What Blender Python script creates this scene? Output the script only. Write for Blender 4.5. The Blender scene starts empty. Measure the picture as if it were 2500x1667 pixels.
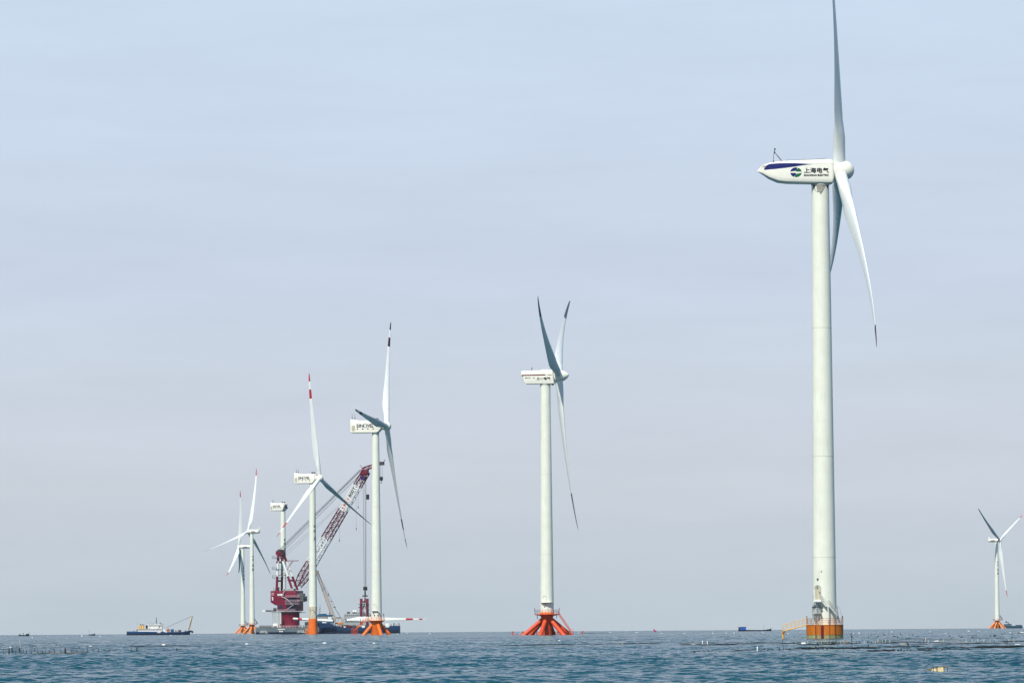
import bpy, bmesh, math, random
import numpy as np
from mathutils import Vector, Matrix
R = math.radians
sc = bpy.context.scene
col = sc.collection
random.seed(7)

# ------------------------------------------------------------------ camera
F, PITCH, ROLL = 12500.0, R(3.192), R(-0.39)     # focal length in pixels of a 2500 px wide frame
EYE = Vector((0, 0, 2.5))
RE = 7.4e6                                         # earth radius with refraction: the sea really curves away
cam = bpy.data.objects.new('camera', bpy.data.cameras.new('camera'))
cam.data.sensor_width = 36; cam.data.lens = 36 * F / 2500
cam.data.clip_start = 1; cam.data.clip_end = 60000
cam.matrix_world = Matrix.Translation(EYE) @ Matrix.Rotation(R(90) + PITCH, 4, 'X') @ Matrix.Rotation(ROLL, 4, 'Z')
col.objects.link(cam); sc.camera = cam
_rot = cam.matrix_world.to_3x3()
_r, _u, _f = _rot.col[0].copy(), _rot.col[1].copy(), -_rot.col[2].copy()

def at(px, py, Y):
    """world point seen at a pixel of the 2500 x 1667 photograph, at distance Y along the view"""
    d = _f * F + _r * (px - 1250) - _u * (py - 833.5)
    return EYE + d * (Y / d.y)

def drop(d): return -d * d / (2 * RE)

# ------------------------------------------------------------------ sky, sun, exposure
SUN_EL, SUN_AZ = R(50), R(-25)                      # azimuth measured from straight behind the camera towards the right
w = bpy.data.worlds.new('World'); sc.world = w; w.use_nodes = True
nt = w.node_tree; nt.nodes.clear()
out = nt.nodes.new('ShaderNodeOutputWorld'); bg = nt.nodes.new('ShaderNodeBackground')
sky = nt.nodes.new('ShaderNodeTexSky'); sky.sky_type = 'NISHITA'; sky.sun_disc = False
sky.sun_elevation = SUN_EL; sky.sun_rotation = R(180) - SUN_AZ
sky.air_density = 1.0; sky.dust_density = 3.0; sky.ozone_density = 1.5
tc = nt.nodes.new('ShaderNodeTexCoord'); mp = nt.nodes.new('ShaderNodeMapping')
mp.inputs['Scale'].default_value = (1, 1, 7)
nz = nt.nodes.new('ShaderNodeTexNoise'); nz.inputs['Scale'].default_value = 14; nz.inputs['Detail'].default_value = 7; nz.inputs['Roughness'].default_value = .6
nr = nt.nodes.new('ShaderNodeMapRange'); nr.inputs['From Min'].default_value = .3; nr.inputs['From Max'].default_value = .7
nr.inputs['To Min'].default_value = .965; nr.inputs['To Max'].default_value = 1.035
sep = nt.nodes.new('ShaderNodeSeparateXYZ'); rmp = nt.nodes.new('ShaderNodeValToRGB')
mx = nt.nodes.new('ShaderNodeMix'); mx.data_type = 'RGBA'; mx.inputs[0].default_value = .72
ml = nt.nodes.new('ShaderNodeVectorMath'); ml.operation = 'SCALE'
# thin high cloud veil: pale grey at the horizon, pale blue a few degrees up, bluer overhead
els = rmp.color_ramp.elements
els[0].position = 0.0; els[0].color = (7.0, 8.0, 8.8, 1)
els[1].position = 1.0; els[1].color = (.7, 1.6, 3.2, 1)
for p, c in ((.028, (7.75, 8.4, 9.45)), (.072, (7.0, 7.95, 9.8)), (.13, (7.3, 8.5, 10.3)), (.19, (3.6, 5.8, 8.4)), (.32, (1.2, 3.4, 6.2))):
    e = els.new(p); e.color = (*c, 1)
L = nt.links.new
L(tc.outputs['Generated'], mp.inputs['Vector']); L(mp.outputs['Vector'], nz.inputs['Vector'])
L(nz.outputs['Fac'], nr.inputs['Value']); L(tc.outputs['Generated'], sep.inputs[0]); L(sep.outputs['Z'], rmp.inputs[0])
L(sky.outputs[0], mx.inputs['A']); L(rmp.outputs[0], mx.inputs['B'])
L(mx.outputs['Result'], ml.inputs[0]); L(nr.outputs[0], ml.inputs['Scale']); L(ml.outputs[0], bg.inputs['Color'])
bg.inputs['Strength'].default_value = 0.1
L(bg.outputs[0], out.inputs['Surface'])
sun = bpy.data.objects.new('sun', bpy.data.lights.new('sun', 'SUN'))
sun.data.energy = 4.7; sun.data.angle = R(0.5); sun.data.color = (1, .955, .87)
sd = Vector((math.sin(SUN_AZ) * math.cos(SUN_EL), -math.cos(SUN_AZ) * math.cos(SUN_EL), math.sin(SUN_EL)))
sun.rotation_euler = sd.to_track_quat('Z', 'Y').to_euler(); sun.location = sd * 500
col.objects.link(sun)
sc.view_settings.view_transform = 'Standard'; sc.view_settings.look = 'None'
sc.view_settings.gamma = 1; sc.view_settings.exposure = 0.0; sc.view_settings.use_curve_mapping = False
sc.render.engine = 'CYCLES'; sc.cycles.max_bounces = 6; sc.cycles.volume_bounces = 1

# ------------------------------------------------------------------ materials
MATS = {}
def mat(name, c, rough=.5, var=.06, scale=.6, streak=0, streak_col=(.12, .05, .02), metal=0, coords=(1, 1, 1), detail=3, spec=.4, thr=.58):
    if name in MATS: return MATS[name]
    m = bpy.data.materials.new(name); m.use_nodes = True; MATS[name] = m
    n = m.node_tree.nodes; l = m.node_tree.links.new
    b = n['Principled BSDF']; b.inputs['Roughness'].default_value = rough; b.inputs['Metallic'].default_value = metal
    b.inputs['Specular IOR Level'].default_value = spec
    t = n.new('ShaderNodeTexCoord'); mpn = n.new('ShaderNodeMapping'); mpn.inputs['Scale'].default_value = coords
    no = n.new('ShaderNodeTexNoise'); no.inputs['Scale'].default_value = scale; no.inputs['Detail'].default_value = detail
    l(t.outputs['Object'], mpn.inputs[0]); l(mpn.outputs[0], no.inputs['Vector'])
    mr = n.new('ShaderNodeMapRange'); mr.inputs['From Min'].default_value = .3; mr.inputs['From Max'].default_value = .7
    mr.inputs['To Min'].default_value = 1 - var; mr.inputs['To Max'].default_value = 1 + var
    l(no.outputs['Fac'], mr.inputs['Value'])
    vm = n.new('ShaderNodeVectorMath'); vm.operation = 'SCALE'; vm.inputs[0].default_value = c
    l(mr.outputs[0], vm.inputs['Scale'])
    last = vm.outputs[0]
    if streak:
        mp2 = n.new('ShaderNodeMapping'); mp2.inputs['Scale'].default_value = (1.6, 1.6, .12)
        n2 = n.new('ShaderNodeTexNoise'); n2.inputs['Scale'].default_value = 1.7; n2.inputs['Detail'].default_value = 5
        l(t.outputs['Object'], mp2.inputs[0]); l(mp2.outputs[0], n2.inputs['Vector'])
        r2 = n.new('ShaderNodeMapRange'); r2.inputs['From Min'].default_value = thr; r2.inputs['From Max'].default_value = thr + .17
        r2.inputs['To Max'].default_value = streak
        l(n2.outputs['Fac'], r2.inputs['Value'])
        mm = n.new('ShaderNodeMix'); mm.data_type = 'RGBA'; mm.inputs['B'].default_value = (*streak_col, 1)
        l(r2.outputs[0], mm.inputs[0]); l(last, mm.inputs['A']); last = mm.outputs['Result']
    l(last, b.inputs['Base Color'])
    rr = n.new('ShaderNodeMapRange'); rr.inputs['To Min'].default_value = max(0, rough - .1); rr.inputs['To Max'].default_value = min(1, rough + .1)
    l(no.outputs['Fac'], rr.inputs['Value']); l(rr.outputs[0], b.inputs['Roughness'])
    return m

WHT = mat('tower_paint', (.78, .80, .685), .42, .045, .35, .35, (.42, .43, .36))
WHN = mat('nacelle_paint', (.84, .83, .72), .35, .03, .5, .12, (.55, .5, .38))
WHB = mat('blade_paint', (.74, .77, .74), .3, .03, .3)
SEAM = mat('flange_grey', (.40, .42, .38), .5)
SHADE_GREASE = mat('shade_and_grease', (.30, .29, .24), .6, .35, 2.5)  # grey for the nacelle's shadow mixed with grease
REDT = mat('blade_red', (.42, .015, .02), .4)
TIPD = mat('blade_dark_band', (.035, .006, .008), .4)
DKRED = mat('stripe_dark_red', (.12, .006, .008), .4)
BLK = mat('black_paint', (.012, .013, .016), .5)
LOGOB = mat('logo_blue', (.006, .014, .13), .4)
LOGOG = mat('logo_green', (.01, .13, .04), .4)
TEAL = mat('letter_teal', (.02, .22, .28), .4)
VENT = mat('vent_tan', (.50, .46, .34), .6, .12, 3)
RUSTO = mat('cap_orange', (.56, .16, .008), .7, .18, .5, .75, (.19, .035, .006), coords=(1.5, 1.5, .12), detail=6, thr=.52)
ALGAE = mat('cap_algae', (.27, .28, .13), .8, .25, .8, .8, (.25, .14, .05), coords=(1.5, 1.5, .2), detail=6)
CONC = mat('concrete', (.35, .34, .30), .9, .1, 2)
RUSTR = mat('railing_rust', (.32, .11, .03), .7, .15, 2)
YEL = mat('gangway_yellow', (.72, .42, .08), .6, .15, 2, .4, (.35, .12, .02))
ORNG = mat('jacket_orange', (.80, .16, .012), .5, .1, .4, .5, (.42, .07, .01))
ORNR = mat('jacket_red_orange', (.68, .075, .018), .5, .1, .4, .45, (.35, .03, .01))
ORNP = mat('pale_hazed_orange', (.80, .24, .05), .6, .12, .4, .5, (.45, .12, .03))  # paled to paint distance haze on far jackets; plain pale paint elsewhere
GALV = mat('galvanised_steel', (.48, .50, .47), .55, .1, 1, metal=.2)
DKG = mat('dark_steel', (.05, .055, .06), .6, .2, 1)
CRED = mat('crane_red', (.17, .003, .024), .45, .08, .3, .4, (.10, .006, .02))
CWHT = mat('crane_white', (.75, .76, .73), .45, .06, .5)
CBRN = mat('crane_tan', (.42, .30, .20), .7, .15, 1, .5, (.15, .08, .04))
SGRY = mat('ship_grey', (.33, .36, .36), .6, .1, .4, .5, (.22, .13, .08))
BGRY = mat('barge_grey', (.19, .23, .25), .6, .12, .3, .5, (.09, .08, .07))
NAVY = mat('hull_navy', (.010, .022, .05), .5, .2, .3)
SBLU = mat('ship_blue', (.004, .034, .10), .5, .12, .3, .4, (.03, .05, .08))
DBLU = mat('ship_teal_blue', (.015, .09, .17), .5, .12, .3)
SWHT = mat('ship_white', (.80, .80, .76), .5, .05, .5, .3, (.4, .25, .15))
CREAM = mat('funnel_yellow', (.70, .45, .16), .6, .1, .5)
GLS = mat('dark_glass', (.015, .02, .025), .15, .1, 1, spec=.6)
WIRE = mat('steel_wire', (.025, .03, .035), .6)
FOAM = mat('white_foam', (.80, .80, .76), .8, .06, 3)
FOAMY = mat('yellowed_foam', (.72, .60, .33), .85, .3, 5, detail=6)
BAMB = mat('dark_bamboo', (.035, .033, .028), .8, .3, 2)
BAMT = mat('tan_bamboo', (.30, .19, .09), .7, .25, 4)
PALE = mat('pale_bamboo', (.55, .50, .36), .7, .2, 3)
MAG = mat('magenta_cloth', (.45, .01, .10), .7)
ORNT = mat('crawler_orange', (.55, .20, .04), .6, .1, 1)
GRNB = mat('tarpaulin_green', (.04, .10, .08), .8)

# ------------------------------------------------------------------ mesh helpers
class MB:
    def __init__(s): s.v = []; s.f = []; s.m = []
    def add(s, vs, fs, m=0):
        o = len(s.v); s.v += [tuple(p) for p in vs]; s.f += [tuple(i + o for i in f) for f in fs]; s.m += [m] * len(fs); return s
    def box(s, x0, x1, y0, y1, z0, z1, m=0):
        vs = [(x, y, z) for z in (z0, z1) for x, y in ((x0, y0), (x1, y0), (x1, y1), (x0, y1))]
        return s.add(vs, [(3, 2, 1, 0), (4, 5, 6, 7), (0, 1, 5, 4), (1, 2, 6, 5), (2, 3, 7, 6), (3, 0, 4, 7)], m)
    def tube(s, p, q, r, r2=None, n=8, m=0):
        p, q = Vector(p), Vector(q); r2 = r if r2 is None else r2
        d = (q - p).normalized(); a = d.orthogonal().normalized(); b = d.cross(a)
        vs = []
        for c, rr in ((p, r), (q, r2)):
            for i in range(n):
                t = 2 * math.pi * (i + .5) / n; vs.append(c + (a * math.cos(t) + b * math.sin(t)) * rr)
        fs = [(i, (i + 1) % n, (i + 1) % n + n, i + n) for i in range(n)] + [tuple(range(n))[::-1], tuple(range(n, 2 * n))]
        return s.add(vs, fs, m)
    def path(s, pts, r, n=6, m=0):
        for a, b in zip(pts, pts[1:]): s.tube(a, b, r, n=n, m=m)
        return s
    def lathe(s, prof, n=32, c=(0, 0, 0), axis='z', ms=None, caps=True):
        vs = []
        for r, z in prof:
            for i in range(n):
                t = 2 * math.pi * i / n; a, b = r * math.cos(t), r * math.sin(t)
                vs.append((c[0] + a, c[1] + b, c[2] + z) if axis == 'z' else (c[0] + z, c[1] + a, c[2] + b))
        for k in range(len(prof) - 1):
            fs = [(k * n + i, k * n + (i + 1) % n, (k + 1) * n + (i + 1) % n, (k + 1) * n + i) for i in range(n)]
            if k == 0: o = len(s.v); s.v += vs
            s.f += [tuple(i + o for i in f) for f in fs]; s.m += [ms[k] if ms else 0] * n
        if caps:
            s.f.append(tuple(o + i for i in range(n))[::-1]); s.m.append(ms[0] if ms else 0)
            s.f.append(tuple(o + (len(prof) - 1) * n + i for i in range(n))); s.m.append(ms[-1] if ms else 0)
        return s
    def prism(s, poly, y0, y1, m=0):            # poly in (x, z)
        n = len(poly); vs = [(x, y0, z) for x, z in poly] + [(x, y1, z) for x, z in poly]
        return s.add(vs, [tuple(range(n)), tuple(range(n, 2 * n))[::-1]] + [(i, i + n, (i + 1) % n + n, (i + 1) % n) for i in range(n)], m)
    def loft(s, secs, m=0):
        n = len(secs[0]); vs = [p for q in secs for p in q]
        fs = [(k * n + i, k * n + (i + 1) % n, (k + 1) * n + (i + 1) % n, (k + 1) * n + i) for k in range(len(secs) - 1) for i in range(n)]
        fs += [tuple(range(n))[::-1], tuple(range((len(secs) - 1) * n, len(secs) * n))]
        return s.add(vs, fs, m)
    def rail(s, pts, h, r=.03, rails=3, m=0, post=None):
        """hand rail along a poly line; posts at each point"""
        for p in pts: s.tube(p, Vector(p) + Vector((0, 0, h)), post or r * 1.2, n=6, m=m)
        for k in range(rails):
            z = Vector((0, 0, h * (k + 1) / rails))
            s.path([Vector(p) + z for p in pts], r, m=m)
        return s
    def ring(s, rad, z, a0, a1, n): return [(rad * math.cos(a0 + (a1 - a0) * i / n), rad * math.sin(a0 + (a1 - a0) * i / n), z) for i in range(n + 1)]
    def lattice(s, p0, p1, w0, w1, d0, d1, side, bays, rc, rb, mf=lambda t: 0):
        """four-chord lattice; w across 'side', d across the third axis; mf(t) gives the material"""
        p0, p1, side = Vector(p0), Vector(p1), Vector(side).normalized(); ax = (p1 - p0).normalized(); up = ax.cross(side).normalized()
        def c(t, i):
            ww, dd = w0 + (w1 - w0) * t, d0 + (d1 - d0) * t
            if t < .08: dd *= .35 + .65 * t / .08
            sx, sy = ((-1, -1), (1, -1), (1, 1), (-1, 1))[i]
            return p0 + (p1 - p0) * t + side * (sx * ww / 2) + up * (sy * dd / 2)
        for k in range(bays):
            t0, t1 = k / bays, (k + 1) / bays; mm = mf((t0 + t1) / 2)
            for i in range(4):
                j = (i + 1) % 4
                s.tube(c(t0, i), c(t1, i), rc, n=6, m=mm); s.tube(c(t1, i), c(t1, j), rb, n=4, m=mm)
                if k % 2: s.tube(c(t0, i), c(t1, j), rb, n=4, m=mm)
                else: s.tube(c(t0, j), c(t1, i), rb, n=4, m=mm)
        return s
    def build(s, name, mats, parent=None, sharp=35, bevel=0, loc=None):
        me = bpy.data.meshes.new(name); me.from_pydata(s.v, [], s.f)
        ml_ = mats if isinstance(mats, (list, tuple)) else [mats]
        for m_ in ml_: me.materials.append(m_)
        me.polygons.foreach_set('material_index', s.m)
        bm = bmesh.new(); bm.from_mesh(me)
        bmesh.ops.recalc_face_normals(bm, faces=bm.faces)
        if bevel: bmesh.ops.bevel(bm, geom=list(bm.edges), offset=bevel, segments=3, profile=.5, affect='EDGES', clamp_overlap=True)
        bm.to_mesh(me); bm.free()
        me.polygons.foreach_set('use_smooth', [True] * len(me.polygons))
        me.set_sharp_from_angle(angle=R(sharp)); me.update()
        o = bpy.data.objects.new(name, me); col.objects.link(o)
        if parent: o.parent = parent
        if loc: o.location = loc
        return o

def tag(o, label=None, cat=None, group=None, kind=None):
    for k, v in (('label', label), ('category', cat), ('group', group), ('kind', kind)):
        if v: o[k] = v
    return o
def empty(name, loc, rz=0):
    o = bpy.data.objects.new(name, None); o.location = loc; o.rotation_euler.z = rz; o.empty_display_size = .5; col.objects.link(o); return o
def copy_tree(o, parent=None):
    c = o.copy(); col.objects.link(c)
    if parent: c.parent = parent
    for ch in list(o.children): copy_tree(ch, c)
    return c

_tc = {}
def glyphs(t):
    """flat outline of a text, normalised to unit height with x from 0"""
    if t in _tc: return _tc[t]
    cu = bpy.data.curves.new('t', 'FONT'); cu.body = t; cu.resolution_u = 3; cu.fill_mode = 'FRONT'
    ob = bpy.data.objects.new('t', cu); col.objects.link(ob)
    dg = bpy.context.evaluated_depsgraph_get(); me = bpy.data.meshes.new_from_object(ob.evaluated_get(dg))
    vs = [(v.co.x, v.co.y) for v in me.vertices]; fs = [tuple(p.vertices) for p in me.polygons]
    bpy.data.objects.remove(ob); bpy.data.curves.remove(cu); bpy.data.meshes.remove(me)
    x0, x1 = min(v[0] for v in vs), max(v[0] for v in vs); y0, y1 = min(v[1] for v in vs), max(v[1] for v in vs)
    vs = [((a - x0) / (x1 - x0), (b - y0) / (y1 - y0)) for a, b in vs]
    _tc[t] = (vs, fs); return _tc[t]
def letter(mb, t, x0, x1, z0, z1, fn, m=0, bold=0):
    vs, fs = glyphs(t)
    offs = [(0, 0)] if not bold else [(-bold, 0), (bold, 0), (0, bold), (0, -bold)]
    for k, (ox, oz) in enumerate(offs):
        mb.add([fn(x0 + (x1 - x0) * a + ox, z0 + (z1 - z0) * b + oz, .004 * k) for a, b in vs], fs, m)

# ------------------------------------------------------------------ the sea (curves away with the earth, real waves near the camera)
rng = np.random.default_rng(3)
NW = 72
lam = np.exp(rng.uniform(np.log(.5), np.log(5.5), NW)); wk = 2 * np.pi / lam
wd = rng.normal(R(258), R(48), NW); wkx, wky = wk * np.cos(wd), wk * np.sin(wd)
wa = .0066 * lam ** .92 * rng.uniform(.5, 1.3, NW); wph = rng.uniform(0, 2 * np.pi, NW)
def waves(x, y, dr):
    z = np.zeros_like(x)
    patch = .75 + .35 * np.sin(x * .021 + y * .013 + 1) * np.sin(x * .008 - y * .017)
    for i in range(NW):
        fade = np.clip((lam[i] / np.maximum(dr, 1e-3) - 2.5) / 2.5, 0, 1)
        p = wkx[i] * x + wky[i] * y + wph[i]
        z += wa[i] * fade * (np.sin(p) + .22 * np.cos(2 * p))
    return z * patch * (.55 + .45 * np.clip((620 - np.hypot(x, y)) / 200, 0, 1))
DRK = .0008
STEP = lambda r: r * .05 if r < 190 else .10 + (r - 190) * .0006 if r < 520 else r * .0006 + (r - 520) * .0004 if r < 1500 else r * .012
rows = [2.0]
while rows[-1] < 9000:
    r_ = rows[-1]
    rows.append(r_ + STEP(r_))
rows = np.array(rows)
fan = np.arange(-.155, .155, .00062)
cols_ = np.concatenate([np.linspace(-math.pi, -.155, 60)[:-1], fan, np.linspace(.155, math.pi, 60)[:-1]])
TH, RR = np.meshgrid(cols_, rows)
dth = np.where(np.abs(TH) < .152, .00062, .06)
X = RR * np.sin(TH); Y = RR * np.cos(TH)
drr = np.repeat(np.array([STEP(r_) for r_ in rows])[:, None], len(cols_), 1)
Z = waves(X, Y, np.maximum(drr, RR * dth)) - RR ** 2 / (2 * RE)
nr_, nc_ = X.shape
co = np.stack([X, Y, Z], -1).astype(np.float32).reshape(-1)
idx = np.arange(nr_ * nc_).reshape(nr_, nc_); nxt = np.roll(idx, -1, axis=1)
q = np.stack([idx[:-1], nxt[:-1], nxt[1:], idx[1:]], -1)[..., ::-1].reshape(-1, 4).astype(np.int32)
me = bpy.data.meshes.new('sea'); me.vertices.add(nr_ * nc_); me.vertices.foreach_set('co', co)
nq = len(q); me.loops.add(nq * 4); me.loops.foreach_set('vertex_index', q.reshape(-1))
me.polygons.add(nq); me.polygons.foreach_set('loop_start', np.arange(0, nq * 4, 4, dtype=np.int32))
me.update(calc_edges=True); me.polygons.foreach_set('use_smooth', np.ones(nq, dtype=bool)); me.update()
sea = bpy.data.objects.new('sea', me); col.objects.link(sea); tag(sea, kind='structure')
def sea_z(x, y):
    r = math.hypot(x, y); d = np.array([STEP(r)])
    return float(waves(np.array([x]), np.array([y]), np.maximum(d, r * .00062))[0]) + drop(r)

RIP1, RIP2 = 3.2, 2.6
m = bpy.data.materials.new('sea_water'); m.use_nodes = True; n = m.node_tree.nodes; l = m.node_tree.links.new
b = n['Principled BSDF']; b.inputs['IOR'].default_value = 1.16; b.inputs['Specular Tint'].default_value = (.78, .97, 1, 1); b.inputs['Roughness'].default_value = .12
geo = n.new('ShaderNodeTexCoord')
def noise(scale, sx, sy, det, rough=.6):
    a = n.new('ShaderNodeMapping'); a.inputs['Scale'].default_value = (sx, sy, 1); a.inputs['Rotation'].default_value = (0, 0, R(12))
    t = n.new('ShaderNodeTexNoise'); t.inputs['Scale'].default_value = scale; t.inputs['Detail'].default_value = det; t.inputs['Roughness'].default_value = rough
    l(geo.outputs['Object'], a.inputs[0]); l(a.outputs[0], t.inputs['Vector']); return t
n1 = noise(2.2, .6, 1, 3); n2 = noise(.4, .6, 1, 4); n3 = noise(.035, .5, 1, 3)
def vmath(op, *a, sc_=None):
    v_ = n.new('ShaderNodeVectorMath'); v_.operation = op
    for k_, x_ in enumerate(a):
        if isinstance(x_, tuple): v_.inputs[k_].default_value = x_
        else: l(x_, v_.inputs[k_])
    if sc_ is not None: v_.inputs['Scale'].default_value = sc_
    return v_.outputs[0]
# small ripples tilt the normal directly, so that they do not fade out with distance
gn = n.new('ShaderNodeNewGeometry')
t1_ = vmath('MULTIPLY', vmath('SUBTRACT', n1.outputs['Color'], (.5, .5, .5)), (RIP1, RIP1 * 1.1, 0))
t2_ = vmath('MULTIPLY', vmath('SUBTRACT', n2.outputs['Color'], (.5, .5, .5)), (RIP2, RIP2 * 1.1, 0))
pm_ = n.new('ShaderNodeMapRange'); pm_.inputs['From Min'].default_value = .35; pm_.inputs['From Max'].default_value = .65; pm_.inputs['To Min'].default_value = .55; pm_.inputs['To Max'].default_value = 1.4
n4 = noise(.012, 1, .35, 2); l(n4.outputs['Fac'], pm_.inputs['Value'])
rp_ = n.new('ShaderNodeVectorMath'); rp_.operation = 'SCALE'; l(vmath('ADD', t1_, t2_), rp_.inputs[0]); l(pm_.outputs[0], rp_.inputs['Scale'])
l(vmath('NORMALIZE', vmath('ADD', gn.outputs['Normal'], rp_.outputs[0])), b.inputs['Normal'])
cm = n.new('ShaderNodeMix'); cm.data_type = 'RGBA'
cm.inputs['A'].default_value = (.006, .058, .088, 1); cm.inputs['B'].default_value = (.010, .062, .080, 1)
l(n3.outputs['Fac'], cm.inputs[0]); l(cm.outputs['Result'], b.inputs['Base Color'])
sea.data.materials.append(m); SEAMAT = m

def on_sea(px, py):
    """point of the sea surface seen at a pixel"""
    lo, hi = 60.0, 6000.0
    for _ in range(50):
        mid = (lo + hi) / 2; p = at(px, py, mid)
        if p.z > drop(math.hypot(p.x, p.y)): lo = mid
        else: hi = mid
    return at(px, py, lo)

# ------------------------------------------------------------------ wind turbines
def interp(x, xs, ys): return float(np.interp(x, xs, ys))
def blade_mesh(Lb, rd, pitch, k1, k2, bands, name='blade', cs=1.0):
    mb = MB(); ss = [.028, .05, .08, .11, .14, .17, .2, .24, .28, .33, .39, .46, .54, .62, .70, .757, .80, .845, .885, .92, .945, .965, .98, .992, 1.0]
    N = 18; secs = []
    for s_ in ss:
        ch = cs * Lb * interp(s_, [0, .03, .07, .12, .2, .26, .35, .5, .7, .85, .95, .98, 1], [rd / Lb / cs, rd / Lb / cs, rd / Lb / cs, .053, .066, .064, .056, .042, .029, .021, .0145, .010, .002])
        tr = interp(s_, [.05, .1, .15, .2, .3, .5, 1], [1, .72, .48, .36, .27, .21, .16])
        cir = interp(s_, [.05, .16], [1, 0]); be = R(pitch + interp(s_, [.1, .2, .4, .7, 1], [14, 14, 8, 3, -1]))
        if s_ < .05: cir = 1
        le = Vector((math.sin(be), math.cos(be), 0)); no = Vector((math.cos(be), -math.sin(be), 0))
        r_ = s_ * Lb; off = k1 * r_ + k2 * r_ * s_ * s_; sec = []
        for i in range(N):
            u_ = 2 * math.pi * i / N; xc = .5 * (1 - math.cos(u_))
            yt = 5 * (.2969 * math.sqrt(xc) - .126 * xc - .3516 * xc ** 2 + .2843 * xc ** 3 - .1036 * xc ** 4)
            yy = (yt if u_ <= math.pi else -yt * .75) * tr
            xa = .32 - xc
            cx_, cy_ = math.cos(u_) * .5, math.sin(u_) * .5
            a_ = xa * (1 - cir) + cx_ * cir; b_ = yy * (1 - cir) + cy_ * cir
            sec.append(Vector((off, 0, r_)) + le * (a_ * ch) + no * (b_ * ch))
        secs.append(sec)
    for k in range(len(secs) - 1):
        sm = (ss[k] + ss[k + 1]) / 2; mm = 1 if any(a <= sm <= b_ for a, b_ in bands) else 0
        o = len(mb.v); mb.v += [tuple(p) for p in secs[k] + secs[k + 1]]
        for i in range(N):
            mb.f.append((o + i, o + (i + 1) % N, o + N + (i + 1) % N, o + N + i)); mb.m.append(mm)
    mb.f.append(tuple(range(N))); mb.m.append(0); mb.f.append(tuple(len(mb.v) - N + i for i in range(N))); mb.m.append(1 if bands else 0)
    me = bpy.data.meshes.new(name); me.from_pydata(mb.v, [], mb.f)
    me.materials.append(WHB); me.materials.append(REDT); me.polygons.foreach_set('material_index', mb.m)
    bm = bmesh.new(); bm.from_mesh(me); bmesh.ops.remove_doubles(bm, verts=bm.verts, dist=.0005); bmesh.ops.recalc_face_normals(bm, faces=bm.faces)
    bm.to_mesh(me); bm.free(); me.polygons.foreach_set('use_smooth', [True] * len(me.polygons)); me.set_sharp_from_angle(angle=R(50)); me.update()
    return me

def side_fn(y):            # decal on a flat side at depth y, facing the camera side (-y)
    return lambda x, z, e=0: (x, y - .012 - e, z)

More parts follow.
